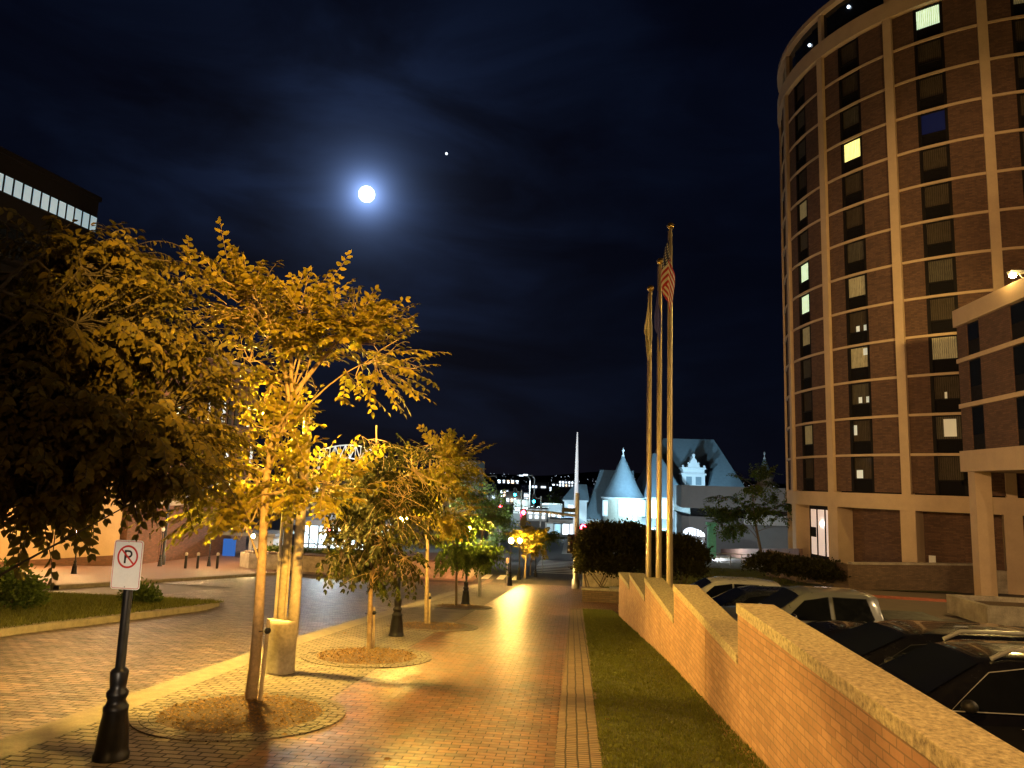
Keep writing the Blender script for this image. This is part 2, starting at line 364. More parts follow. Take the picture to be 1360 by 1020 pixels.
def wallx(y): return 1.58+.025*(24.8-y)
def stripx(y):  # left edge of the paver strip
    return -.16+.006*y
walk_l = lambda y: -3.05-.0*y if y < 30 else -3.05+.02*(y-30)
drape('sidewalk', 0, 0, -6, 47, 'walk', 0.0, .8, xf=lambda y: (-3.1, stripx(y)))
drape('paver_strip', 0, 0, -6, 26.6, 'strip', .004, .8, xf=lambda y: (stripx(y), stripx(y)+.5))
drape('furnishing_zone', 0, 0, -6, 47, 'cobble', .004, .8, xf=lambda y: (-5.15, -3.1))
drape('kerb', 0, 0, -6, 49, 'kerb', .008, .8, xf=lambda y: (-5.6, -5.15))
b = MB(); b.grid([[(-5.6, y, hz(0, y)+.008), (-5.6, y, hz(0, y)-.15)] for y in [-6, 5, 14, 20, 30, 40, 47, 49]]); tag(b.build('kerb_face', 'kerb'), kind='structure')
drape('verge_soil', 0, 0, -6, 26.8, 'soil', .01, .8, xf=lambda y: (stripx(y)+.5, wallx(y)+.05))
drape('brick_road', 0, 0, -8, 47, 'road', -.12, 1.2, xf=lambda y: (-15 if y < 33 else -26, -5.6))
drape('walk_end', -3.0, 2.0, 26.8, 47, 'walk', .006, 1)
drape('cross_street', -60, 60, 47, 78, 'asphalt', -.1, 3)
drape('lower_street', -60, -1, 78, 128, 'asphalt', -.08, 4)
drape('lower_pavement', -1, 14, 78, 112, 'pale', -.04, 4)
drape('parking_lot', 2.2, 30, -8, 33, 'lot', -.03, 1)
drape('driveway', 9, 34, 33, 47, 'drive', -.03, 1.5)
drape('lawn', 1.8, 12, 33.5, 66, 'soil', .0, 1)
drape('lawn_bank', 12, 24, 47, 70, 'soil', .02, 1.5)
# zebra crossings
def patch(b, x0, x1, y0, y1, off):
    b.face([(x0, y0, hz(x0, y0)+off), (x1, y0, hz(x1, y0)+off), (x1, y1, hz(x1, y1)+off), (x0, y1, hz(x0, y1)+off)])
b = MB()
for k in range(9): patch(b, -2.9, 1.2, 56+k*1.5, 56.7+k*1.5, -.092)
tag(b.build('zebra_crossing', 'paint'), kind='structure')
b = MB()
for k in range(10): patch(b, -13.5+k*1.05, -13.0+k*1.05, 50, 53, -.092)
tag(b.build('crosswalk_bars', 'paint'), kind='structure')

# left island and plaza
def islpts(r):
    P = [(-24, -4), (-11.6, -4), (-11.3, 8), (-11.05, 13.5), (-10.75, 18), (-10.6, 20.5), (-11.0, 22.3), (-12.4, 23.2), (-15, 23), (-24, 21)]
    cx, cy = -16, 12
    return [(cx+(x-cx)*(1-r/6), cy+(y-cy)*(1-r/11)) for x, y in P]
def slab(name, P, top, bot, mat, kind='structure', parent=None):
    b = MB(); n = len(P)
    b.prism([(x, y, hz(0, y) if x < 2 else hz(x, y)) for x, y in P], bot, top); o = b.build(name, mat, parent)
    if kind: tag(o, kind=kind)
    return o
def subdiv(P, st=1.5):
    o = []
    for i in range(len(P)):
        a, c = P[i], P[(i+1) % len(P)]; n = max(1, int(hypot(c[0]-a[0], c[1]-a[1])/st))
        for k in range(n): o.append((a[0]+(c[0]-a[0])*k/n, a[1]+(c[1]-a[1])*k/n))
    return o
def ringkerb(name, P, Q, mat, top, bot):
    b = MB(); n = len(P); zz = lambda x, y: hz(0, y)
    rows = [[(x, y, zz(x, y)+bot) for x, y in P], [(x, y, zz(x, y)+top) for x, y in P], [(x, y, zz(x, y)+top) for x, y in Q], [(x, y, zz(x, y)+bot) for x, y in Q]]
    b.grid(rows, True, False); return tag(b.build(name, mat), kind='structure')
IP = subdiv(islpts(0)); IQ = subdiv(islpts(.35)); nmin = min(len(IP), len(IQ))
cx0, cy0 = -16, 12
IQ = [(cx0+(x-cx0)*.945, cy0+(y-cy0)*.965) for x, y in IP]
ringkerb('island_kerb', IP, IQ, 'kerb', .03, -.14)
b = MB()
for x0 in np.arange(-24, -10, 1.0):
    for y0 in np.arange(-4, 24, 1.0):
        def ins(x, y):
            r = False; j = len(IQ)-1
            for i in range(len(IQ)):
                xi, yi = IQ[i]; xj, yj = IQ[j]
                if (yi > y) != (yj > y) and x < (xj-xi)*(y-yi)/(yj-yi)+xi: r = not r
                j = i
            return r
        pass
ISIN = ins
cen = (-16, 12)
for i in range(len(IQ)):
    a, c = IQ[i], IQ[(i+1) % len(IQ)]
    for k in range(6):
        t0, t1 = k/6, (k+1)/6
        q = [(cen[0]+(p[0]-cen[0])*t, cen[1]+(p[1]-cen[1])*t) for p, t in ((a, t0), (c, t0), (c, t1), (a, t1))]
        b.face([(x, y, hz(0, y)+.02) for x, y in (q if t0 else q[1:])])
tag(b.build('island_soil', 'soil'), kind='structure')
drape('plaza', -60, -19.5, 26, 70, 'plaza', .0, 4)
b = MB(); b.box(-19.5, 26, -9, -19.2, 47, -9.1)
b = MB(); b.grid([[(-19.5, y, hz(0, y)+.003), (-19.15, y, hz(0, y)+.003), (-19.15, y, hz(0, y)-.15)] for y in (26, 33, 40, 47, 52)]); tag(b.build('plaza_kerb', 'kerb'), kind='structure')

# ------------------------------------------------------------------ foliage machinery
def leaf_shapes(n, pos, dirs, nrm, size, wid=.5):
    """n leaves: 6-vertex bent ovate leaves. pos,dirs,nrm arrays (n,3)"""
    side = np.cross(dirs, nrm); side /= np.linalg.norm(side, axis=1, keepdims=True)+1e-9
    s = size[:, None]; w = s*wid
    p0 = pos; p1 = pos+dirs*s*.33+side*w*.5+nrm*s*.06; p2 = pos+dirs*s*.72+side*w*.36+nrm*s*.02
    p3 = pos+dirs*s*1.05-nrm*s*.12; p4 = pos+dirs*s*.72-side*w*.36+nrm*s*.02; p5 = pos+dirs*s*.33-side*w*.5+nrm*s*.06
    V = np.stack([p0, p1, p2, p3, p4, p5], 1).reshape(-1, 3)
    return V
def mesh_from(name, V, k, mat, parent=None, origin=(0, 0, 0), smooth=False, faces=None):
    n = len(V)//k; me = bpy.data.meshes.new(name); V = V-np.array(origin)
    if k == 6:
        base = np.arange(n)[:, None]*6
        F = np.concatenate([base+np.array([0, 1, 2, 3]), base+np.array([0, 3, 4, 5])], 0)
    else: F = np.arange(n*k).reshape(n, k)
    nf, kk = F.shape
    me.vertices.add(len(V)); me.vertices.foreach_set('co', V.ravel())
    me.loops.add(nf*kk); me.loops.foreach_set('vertex_index', F.ravel().astype(np.int32))
    me.polygons.add(nf); me.polygons.foreach_set('loop_start', (np.arange(nf)*kk).astype(np.int32)); me.polygons.foreach_set('loop_total', np.full(nf, kk, dtype=np.int32))
    me.update(calc_edges=True); me.materials.append(M[mat])
    o = bpy.data.objects.new(name, me); COL.objects.link(o)
    if parent: o.parent = parent
    return o
def unit(v): return v/(np.linalg.norm(v)+1e-9)
def make_tree(name, label, base, trunk, lobes, ntwig, leaf, mats=('leafA', 'bark'), r0=.05, twlen=.5, droop=0., shoots=(), seed=1, group=None, nlimb=10, pair=.055, limbs=(), up=.35, cat='tree', spread=.5):
    """trunk: list of world points; lobes: (centre, radii, weight); shoots: (start, end) leafy arching shoots"""
    R = np.random.default_rng(seed); t = thing(name, label, cat, base, group)
    wd = MB(); tr = [np.array(p, float) for p in trunk]; n = len(tr)
    wd.tube([tuple(p) for p in tr], [r0*(1-.7*i/(n-1)) for i in range(n)], 10)
    tops = tr; skeleton = [p for p in tr[max(1, n//3):]]
    # densify skeleton
    sk = []
    for a, c in zip(tr[:-1], tr[1:]):
        for u in np.linspace(0, 1, 6): sk.append(a+(c-a)*u)
    sk = [p for p in sk if p[2] > base[2]+(tr[-1][2]-base[2])*.3]
    twigs = []
    wts = np.array([l[2] for l in lobes]); wts = wts/wts.sum()
    limb_pts = []
    def limb(a, c, r, bend=.15, nn=7):
        a = np.array(a, float); c = np.array(c, float); mid = (a+c)/2+R.normal(0, .12, 3)*np.linalg.norm(c-a)+np.array([0, 0, bend*np.linalg.norm(c-a)])
        pts = [(1-u)**2*a+2*u*(1-u)*mid+u*u*c for u in np.linspace(0, 1, nn)]
        wd.tube([tuple(p) for p in pts], [r*(1-.8*u) for u in np.linspace(0, 1, nn)], 6, False)
        limb_pts.extend(pts[2:]); return pts
    for k in range(nlimb):
        l = lobes[R.choice(len(lobes), p=wts)]
        d = unit(R.normal(0, 1, 3)); c = np.array(l[0])+d*np.array(l[1])*R.uniform(.35, .85)
        cand = sorted(sk, key=lambda p: np.linalg.norm(p-c)+max(0, p[2]-c[2])*1.5)[:14]; limb(cand[R.integers(len(cand))], c, max(.012, r0*.24))
    for a, c in limbs: limb(a, c, r0*.42)
    LP = np.array(limb_pts+sk)
    P, D, Nn, S = [], [], [], []
    def twig(a, d, ln, dr, big=1.):
        d = unit(d); m = max(4, int(ln/pair)); pts = []
        p = a.copy(); dd = d.copy()
        for i in range(m):
            p = p+dd*ln/m; dd = unit(dd+np.array([0, 0, -dr/m])+R.normal(0, .04, 3)); pts.append(p.copy())
        wd.tube([tuple(a)]+[tuple(q) for q in pts[::2]], [.006]+[.0035]*len(pts[::2]), 3, False)
        upv = np.array([0, 0, 1.]) if abs(d[2]) < .75 else unit(R.normal(0, 1, 3)*np.array([1, 1, .2]))
        sd = unit(np.cross(dd, upv)); nu = unit(np.cross(sd, dd))
        if nu[2] < 0: nu = -nu
        for i, q in enumerate(pts):
            s = 1 if i % 2 else -1
            ld = unit(sd*s*.85+dd*.6+R.normal(0, .16, 3)+np.array([0, 0, -.18-.35*max(0, droop-.6)])); nn_ = unit(nu+R.normal(0, .25, 3)); nn_ = unit(nn_-ld*np.dot(nn_, ld))
            P.append(q); D.append(ld); Nn.append(nn_); S.append(leaf*R.uniform(.7, 1.15)*big*(1 if i < m-2 else .75))
        P.append(pts[-1]); D.append(dd); Nn.append(nu); S.append(leaf*.8)
    cl_ = []
    for k in range(max(8, int(ntwig/16))):
        l = lobes[R.choice(len(lobes), p=wts)]; d = unit(R.normal(0, 1, 3)); cl_.append((l, d, np.array(l[0])+d*np.array(l[1])*R.uniform(.3, 1.1)**spread))
    for k in range(ntwig):
        l, d, c = cl_[R.integers(len(cl_))]; c = c+R.normal(0, 1, 3)*twlen*np.array([.42, .42, .2])
        j = np.argmin(((LP-c)**2).sum(1)); o = LP[j]
        dirn = unit(c-o+d*.35*np.linalg.norm(l[1])*.6+np.array([0, 0, up*.5])*R.uniform(.2, 1))
        a = c-dirn*twlen*.4
        if R.uniform() < .5 and np.linalg.norm(a-o) < 1.6: wd.tube([tuple(o), tuple((o+a)/2+R.normal(0, .03, 3)), tuple(a)], [.009, .007, .006], 4, False)
        twig(a, dirn, twlen*R.uniform(.55, 1.2), droop*R.uniform(.5, 1.4))
    for a, c in shoots:
        a = np.array(a); c = np.array(c); twig(a, c-a, np.linalg.norm(c-a), .12, 1.3)
    wo = wd.build('trunk', mats[1], t, uv=False)
    V = leaf_shapes(len(P), np.array(P), np.array(D), np.array(Nn), np.array(S), .62)
    mesh_from('crown', V, 6, mats[0], t, base)
    return t
def V3(p): return (p.x, p.y, p.z)
def tpos(px, py, Y): return np.array(at(px, py, Y))

def lobe(px, py, Y, rx, rz, w, ry=None):
    """rx, rz given in photo pixels at that distance"""
    k = Y/944.*1.0
    return (tuple(at(px, py, Y)), (rx*k, ry if ry else rx*k*.9, rz*k), w)

# ---- street trees
b1 = G(333, 932)
make_tree('street_tree', 'young tree with leafy arching shoots, staked beside the concrete lamp base', V3(b1),
 [V3(b1), tpos(342, 840, b1.y), tpos(348, 740, b1.y), tpos(353, 640, b1.y), tpos(362, 585, b1.y+.05), tpos(384, 535, b1.y+.1), tpos(388, 520, b1.y+.1)],
 [lobe(300, 395, b1.y, 75, 40, 1.1), lobe(390, 400, b1.y, 60, 42, .9), lobe(450, 450, b1.y+.2, 85, 45, 1.5), lobe(500, 500, b1.y, 45, 35, .45), lobe(330, 460, b1.y, 60, 55, .9),
  lobe(345, 580, b1.y, 75, 45, 1.1), lobe(290, 650, b1.y, 55, 55, 1.1), lobe(400, 640, b1.y, 60, 45, .9), lobe(330, 700, b1.y, 60, 25, .5), lobe(400, 520, b1.y+.4, 60, 50, .5)],
 900, .108, pair=.048, r0=.075, twlen=.5, droop=.5, nlimb=16, seed=11, up=.6,
 limbs=[(tpos(384, 533, b1.y), tpos(470, 430, b1.y)), (tpos(384, 533, b1.y), tpos(340, 410, b1.y)), (tpos(352, 660, b1.y), tpos(430, 640, b1.y-.2)), (tpos(352, 655, b1.y), tpos(300, 600, b1.y-.1)), (tpos(388, 520, b1.y), tpos(400, 420, b1.y))],
 shoots=[(tpos(262, 385, 9.1), tpos(251, 318, 9.1)), (tpos(300, 390, 9.2), tpos(310, 334, 9.2)), (tpos(330, 400, 9.2), tpos(322, 345, 9)), (tpos(350, 405, 9.2), tpos(344, 350, 9.3)), (tpos(375, 420, 9.2), tpos(410, 368, 9.2)),
  (tpos(250, 400, 9.1), tpos(200, 355, 8.9)), (tpos(255, 410, 9.1), tpos(195, 385, 9)), (tpos(500, 440, 9.2), tpos(550, 420, 9.2)), (tpos(490, 430, 9.2), tpos(530, 402, 9.4)), (tpos(510, 465, 9.2), tpos(566, 468, 9.1)), (tpos(505, 505, 9.2), tpos(562, 522, 9.2)), (tpos(440, 410, 9.3), tpos(520, 400, 9.3)), (tpos(480, 440, 9.3), tpos(495, 398, 9.1)), (tpos(450, 480, 9.2), tpos(475, 462, 9)), (tpos(430, 400, 9.3), tpos(425, 368, 9.3))])
# overhanging tree at the left edge, trunk outside the frame
b0 = (-4.35, 4.1, hz(-4, 4.1))
make_tree('street_tree', 'dark leafy tree leaning in from the left edge above the no-parking sign', b0,
 [b0, (-4.35, 4.15, .8), (-4.3, 4.3, 1.7), (-4.2, 4.5, 2.6), (-4.1, 4.6, 3.4)],
 [lobe(60, 440, 5.4, 130, 90, 1.3), lobe(180, 430, 5.8, 95, 75, 1.3), lobe(120, 560, 5.2, 150, 85, 1.9), lobe(230, 530, 5.8, 75, 70, 1), lobe(45, 650, 5.2, 80, 50, .75), lobe(200, 615, 5.6, 70, 50, .9), lobe(110, 350, 5.8, 85, 45, .8), lobe(-20, 520, 5.0, 120, 150, 1.3)],
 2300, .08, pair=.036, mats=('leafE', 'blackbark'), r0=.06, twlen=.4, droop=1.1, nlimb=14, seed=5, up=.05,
 shoots=[(tpos(60, 700, 5), tpos(66, 775, 5)), (tpos(90, 690, 5), tpos(120, 735, 5)), (tpos(30, 700, 5.2), tpos(20, 760, 5.2)), (tpos(150, 330, 5.8), tpos(215, 345, 5.8)), (tpos(110, 330, 5.8), tpos(180, 305, 5.9)), (tpos(90, 320, 5.8), tpos(160, 290, 5.8)), (tpos(60, 330, 5.8), tpos(120, 315, 5.8)),(tpos(240, 560, 5.7), tpos(290, 600, 5.7)),(tpos(230, 610, 5.7), tpos(265, 665, 5.7)), (tpos(200, 650, 5.6), tpos(215, 690, 5.6)), (tpos(240, 480, 5.8), tpos(300, 505, 5.8))])
b2 = G(490, 865)
make_tree('street_tree', 'slim tree with drooping dark foliage, between the concrete lamp and nearest black lamp post', V3(b2),
 [V3(b2), tpos(492, 790, b2.y), tpos(497, 700, b2.y), tpos(500, 620, b2.y), tpos(500, 565, b2.y)],
 [lobe(500, 590, b2.y, 48, 38, .8), lobe(480, 640, b2.y, 62, 40, 1), lobe(505, 690, b2.y, 68, 40, 1.2), lobe(470, 720, b2.y, 60, 30, .8), lobe(510, 745, b2.y, 45, 30, .6), lobe(540, 640, b2.y, 40, 50, .6)],
 760, .115, mats=('leafF', 'bark'), r0=.05, twlen=.5, droop=1.3, nlimb=16, seed=21, up=-.1)
b3 = G(566, 830)
make_tree('street_tree', 'bright yellow lit tree with pale trunk and stake, just beyond the nearest black lamp post', V3(b3),
 [V3(b3), tpos(567, 770, b3.y), tpos(568, 700, b3.y), tpos(570, 640, b3.y), tpos(572, 590, b3.y)],
 [lobe(575, 625, b3.y, 48, 38, 1), lobe(560, 670, b3.y, 50, 38, 1), lobe(600, 615, b3.y, 35, 22, .6), lobe(590, 670, b3.y, 40, 30, .7)],
 520, .14, r0=.06, twlen=.55, droop=.5, nlimb=16, seed=31, up=.5,
 shoots=[(tpos(610, 612, b3.y), tpos(655, 588, b3.y)), (tpos(600, 605, b3.y), tpos(630, 580, b3.y)), (tpos(575, 590, b3.y), tpos(562, 566, b3.y)), (tpos(590, 600, b3.y), tpos(596, 572, b3.y)), (tpos(610, 625, b3.y), tpos(640, 620, b3.y))])
b4 = G(606, 806)
make_tree('street_tree', 'small dark green tree with drooping crown beside the second black lamp post', V3(b4),
 [V3(b4), tpos(606, 770, b4.y), tpos(608, 720, b4.y), tpos(610, 690, b4.y)],
 [lobe(612, 722, b4.y, 34, 22, 1), lobe(596, 735, b4.y, 26, 16, .6), lobe(630, 735, b4.y, 24, 14, .6), lobe(615, 690, b4.y, 24, 18, .4)],
 330, .15, mats=('leafD', 'darkbark'), r0=.05, twlen=.6, droop=1.3, nlimb=12, seed=41)
b5 = G(697, 768)
make_tree('street_tree', 'round orange lit tree behind the two bright black lamps', V3(b5),
 [V3(b5), tpos(698, 745, b5.y), tpos(700, 715, b5.y)],
 [lobe(702, 715, b5.y, 17, 18, 1), lobe(695, 728, b5.y, 14, 12, .6), lobe(712, 722, b5.y, 12, 12, .5), lobe(708, 702, b5.y, 12, 9, .4)],
 200, .2, mats=('leafA', 'bark'), r0=.08, twlen=.7, droop=.6, nlimb=10, seed=51)
b6 = G(704, 764)
make_tree('street_tree', 'thin trunked dark tree farthest along the pavement near the crossing', V3(b6),
 [V3(b6), tpos(705, 745, b6.y), tpos(718, 718, b6.y)],
 [lobe(722, 708, b6.y, 13, 14, 1), lobe(716, 716, b6.y, 10, 10, .5)],
 130, .22, mats=('leafD', 'darkbark'), r0=.06, twlen=.7, droop=.6, nlimb=8, seed=61)
# trees across the junction, cool lit
for (px, py, Y, rx, rz, nt_, lab, sd) in ((655, 668, 75, 34, 26, 260, 'pale green tree beyond the junction, left of the green signals', 71), (625, 655, 62, 26, 24, 200, 'grey green tree behind the yellow lit tree, under the pale tower', 72),
        (660, 705, 66, 28, 22, 220, 'bright green tree at street level beyond the dark drooping tree', 73), (724, 667, 150, 18, 17, 150, 'rounded dark tree near the white lit shop fronts', 74),
        (640, 690, 58, 30, 14, 160, 'low brown green tree in front of the far junction trees', 75)):
    gy = hz(0, Y); c = at(px, py, Y); bs = (c.x, Y, gy)
    make_tree('junction_tree', lab, bs, [bs, (c.x, Y, (gy+c.z)/2), (c.x+.2, Y, c.z)], [lobe(px, py, Y, rx, rz, 1), lobe(px-rx*.4, py+rz*.4, Y, rx*.6, rz*.5, .5), lobe(px+rx*.4, py+rz*.2, Y, rx*.6, rz*.5, .5)],
              nt_, .0042*Y, mats=('leafD', 'darkbark'), r0=.14, twlen=1.2 if Y < 100 else 2.2, droop=.7, nlimb=10, seed=sd, pair=.0024*Y, group='trees around the junction')
b7 = G(1010, 752)
make_tree('lawn_tree', 'open crowned tree standing on the lawn before the round hotel', V3(b7),
 [V3(b7), tpos(1010, 730, b7.y), tpos(1004, 700, b7.y), tpos(1000, 670, b7.y), tpos(1000, 645, b7.y)],
 [lobe(1003, 640, b7.y, 26, 17, .9), lobe(975, 665, b7.y, 24, 16, .7), lobe(1030, 672, b7.y, 22, 14, .5), lobe(965, 692, b7.y, 24, 16, .8), lobe(1000, 668, b7.y, 28, 16, .7), lobe(1035, 690, b7.y, 16, 14, .4)],
 620, .26, mats=('leafB', 'darkbark'), r0=.16, twlen=1.0, droop=.9, nlimb=18, seed=81, pair=.12)

# shrubs: leafy masses with twigs
def shrub(name, label, lobes, n, leaf, mat, base, cat='shrub', group=None, seed=3, twlen=.3):
    R = np.random.default_rng(seed); t = thing(name, label, cat, base, group); wd = MB(); P, D, Nn, S = [], [], [], []
    w = np.array([l[2] for l in lobes]); w = w/w.sum()
    for k in range(n):
        l = lobes[R.choice(len(lobes), p=w)]; d = unit(R.normal(0, 1, 3)); d[2] = abs(d[2])*1.0-.25
        c = np.array(l[0])+d*np.array(l[1])*R.uniform(.35, 1)**.35
        for q in range(5):
            P.append(c+R.normal(0, twlen*.35, 3)); v = unit(d+R.normal(0, .6, 3)+np.array([0, 0, .3])); nn = unit(np.cross(v, R.normal(0, 1, 3)))
            D.append(v); Nn.append(nn); S.append(leaf*R.uniform(.6, 1.3))
    for l in lobes:
        for k in range(3):
            e = np.array(l[0])+unit(R.normal(0, 1, 3))*np.array(l[1])*.8; s0 = np.array([l[0][0]+R.normal(0, .1), l[0][1]+R.normal(0, .1), base[2]])
            wd.tube([tuple(s0), tuple((s0+e)/2+R.normal(0, .05, 3)), tuple(e)], [.03, .02, .01], 5, False)
    wd.build('stem', 'darkbark', t, uv=False)
    mesh_from('foliage', leaf_shapes(len(P), np.array(P), np.array(D), np.array(Nn), np.array(S), .6), 6, mat, t, base)
    return t
hb = at(850, 760, 44); hb = (hb.x, 44, hz(hb.x, 44))
shrub('hedge_bush', 'large dark rounded bush behind the flagpoles and white planter wall', [lobe(800, 722, 43, 34, 33, 1), lobe(835, 722, 44, 36, 34, 1), lobe(870, 730, 44, 34, 28, 1), lobe(905, 735, 44, 34, 26, 1), lobe(800, 752, 42, 34, 20, .8), lobe(850, 755, 43, 40, 20, .8), lobe(900, 755, 43, 36, 18, .7), lobe(781, 735, 42, 16, 34, .6)], 8000, .17, 'leafC', hb, seed=4, twlen=.4)
for i, (px, py, rx, lab) in enumerate(((1020, 752, 28, 'low dark shrub left of the lawn bank, nearest the tree'), (1055, 757, 34, 'low dark shrub in the middle of the hotel bank'), (1095, 762, 34, 'low dark shrub against the end of the low brick wall'))):
    Y = 50-i; c = at(px, py, Y); bs = (c.x, Y, hz(c.x, Y)); shrub('bank_shrub', lab, [lobe(px, py-2, Y, rx, 16, 1), lobe(px+14, py+3, Y, rx*.7, 12, .6)], 900, .18, 'leafC', bs, group='shrubs on the hotel bank', seed=90+i, twlen=.35)
for i, (x, y, r, lab) in enumerate(((-15.5, 14.0, 1.5, 'bushy dark shrub at the left edge of the grass island'), (-14.6, 17.3, 1.2, 'rounded shrub on the grass island behind the no-parking sign'), (-18, 16.5, 1.5, 'taller shrub at the back of the grass island'), (-12.6, 20.6, .45, 'small low plant near the tip of the grass island'))):
    z = hz(0, y); shrub('island_shrub', lab, [((x, y, z+.35*r), (r, r*.8, .6*r), 1), ((x+r*.6, y-.3, z+.25*r), (r*.7, r*.6, .42*r), .6)], int(700*r), .11, 'leafB', (x, y, z), group='shrubs on the grass island', seed=95+i)

# ------------------------------------------------------------------ grass, mulch
def blades(name, n, xy, h, mat, zf):
    P = xy; z = np.array([zf(x, y) for x, y in P]); a = rng.uniform(0, 2*pi, n); w_ = rng.uniform(.004, .009, n)*(h/.05); hh = h*rng.uniform(.5, 1.3, n); ln = rng.normal(0, .4, (n, 2))*hh[:, None]
    V = np.empty((n, 3, 3)); V[:, 0] = np.stack([P[:, 0]-cos_(a)*w_, P[:, 1]-sin_(a)*w_, z], 1); V[:, 1] = np.stack([P[:, 0]+cos_(a)*w_, P[:, 1]+sin_(a)*w_, z], 1)
    V[:, 2] = np.stack([P[:, 0]+ln[:, 0], P[:, 1]+ln[:, 1], z+hh], 1)
    return tag(mesh_from(name, V.reshape(-1, 3), 3, mat), None, None, None, 'stuff')
cos_, sin_ = np.cos, np.sin
n = 150000; u = rng.uniform(0, 1, n)**1.5; Yg = 3.5+u*23.2; X0 = np.array([stripx(y)+.46 for y in Yg]); X1 = np.array([wallx(y) for y in Yg]); Xg = X0+(X1-X0)*rng.uniform(0, 1, n)
den = .5+.5*np.sin(Xg*9+2*np.sin(Yg*3.1))*np.sin(Yg*7.3+2*np.cos(Xg*5))+.35*np.sin(Xg*23+Yg*17); kp = rng.uniform(0, 1, n) < .3+.7*np.clip(den, 0, 1); Xg, Yg = Xg[kp], Yg[kp]
g = blades('verge_grass', len(Xg), np.stack([Xg, Yg], 1), .05, 'grass', lambda x, y: sz(y)); tag(g, 'short green grass growing between the paver strip and the brick parapet', 'grass')
n = 2600; Yg = 3.5+rng.uniform(0, 1, n)**1.6*20; Xg = np.array([stripx(y)+.5+rng.uniform()*(wallx(y)-stripx(y)-.52) for y in Yg]); d = rng.normal(0, 1, (n, 3)); d[:, 2] = np.abs(d[:, 2])*.4; d /= np.linalg.norm(d, axis=1, keepdims=True)
nn = rng.normal(0, .3, (n, 3)); nn[:, 2] += 1; nn -= d*(nn*d).sum(1, keepdims=True); nn /= np.linalg.norm(nn, axis=1, keepdims=True)
g = mesh_from('clover', leaf_shapes(n, np.stack([Xg, Yg, np.array([sz(y) for y in Yg])+.035], 1), d, nn, rng.uniform(.02, .06, n), .8), 6, 'grass'); tag(g, 'broad leaved weeds scattered through the grass verge', 'weeds', None, 'stuff')
n = 60000; Pq = []
while len(Pq) < n:
    X = rng.uniform(-20, -10.7, 40000); Yq = rng.uniform(9, 23, 40000)
    for x, y in zip(X, Yq):
        if x < -11.25+.045*(y-9)-.05 and y < 22.2: Pq.append((x, y))
Pq = np.array(Pq[:n]); g = blades('island_grass', n, Pq, .09, 'grass', lambda x, y: sz(y)+.02); tag(g, 'rough grass covering the street island on the left', 'grass')
n = 50000; Xg = rng.uniform(1.9, 15, n); Yg = rng.uniform(35, 62, n); Pq = np.stack([Xg, Yg], 1); Pq = Pq[(Xg < 11.8) | (Yg > 47.5)]
g = blades('lawn_grass', len(Pq), Pq, .11, 'grass', lambda x, y: hz(x, y)); tag(g, 'dark lawn grass between the bush and the round hotel', 'grass')

def tree_pit(c, r, lab, i):
    t = thing('tree_pit', lab, 'tree pit', V3(c), 'round paved tree pits along the pavement')
    for k in range(3):
        b = MB(); rr0, rr1 = r*(.76+.08*k)+.004, r*(.84+.08*k)-.004; n_ = int(2*pi*rr1/.16)
        for j in range(n_):
            a0, a1 = 2*pi*(j+.5*(k % 2))/n_+.004/rr1, 2*pi*(j+1+.5*(k % 2))/n_-.004/rr1; dz = .016+random.uniform(-.003, .003)
            q = [(c.x+rr*cos(a), c.y+rr*sin(a)) for rr, a in ((rr0, a0), (rr1, a0), (rr1, a1), (rr0, a1))]
            b.prism([(x, y, sz(y)) for x, y in q], .0, dz)
        b.build('paver_ring', 'cobble', t)
    b = MB(); n_ = 40; b.lathe([(r*.765, 0), (r*.765, .012)], (0, 0, 0), n_, False)
    b.v = []; b.f = []; b.m = []; b.sm = []
    for j in range(n_):
        a0, a1 = 2*pi*j/n_, 2*pi*(j+1)/n_
        for q0, q1, h0, h1 in ((0, .5, .05, .035), (.5, 1, .035, .012)):
            q = [(c.x+r*.765*rr*cos(a), c.y+r*.765*rr*sin(a), h) for rr, a, h in ((q0, a0, h0), (q1, a0, h1), (q1, a1, h1), (q0, a1, h0))]
            b.face([(x, y, sz(y)+h) for x, y, h in (q if q0 else q[1:])])
    b.build('mulch_bed', 'mulch', t)
    m = 1500 if i < 2 else 500; a = rng.uniform(0, 2*pi, m); rr = r*.77*np.sqrt(rng.uniform(0, 1, m)); X = c.x+rr*np.cos(a); Y = c.y+rr*np.sin(a)
    pos = np.stack([X, Y, np.array([sz(y) for y in Y])+.02+.045*(1-(rr/(r*.77))**2)], 1); d = rng.normal(0, 1, (m, 3)); d[:, 2] *= .35; d /= np.linalg.norm(d, axis=1, keepdims=True)
    nn = rng.normal(0, .35, (m, 3)); nn[:, 2] += 1; nn -= d*(nn*d).sum(1, keepdims=True); nn /= np.linalg.norm(nn, axis=1, keepdims=True)
    o = mesh_from('wood_chips', leaf_shapes(m, pos, d, nn, rng.uniform(.02, .06, m), .5), 6, 'chip', t, V3(c)); tag(o, kind='stuff')
tree_pit(G(322, 948), 1.2, 'nearest round mulch pit with paver ring, around the staked tree', 0)
tree_pit(G(488, 872), 1.15, 'round mulch pit around the slim drooping tree', 1)
tree_pit(G(575, 832), 1.15, 'round mulch pit under the yellow lit tree', 2)
tree_pit(G(612, 806), 1.1, 'small looking mulch pit beneath the small dark green tree', 3)

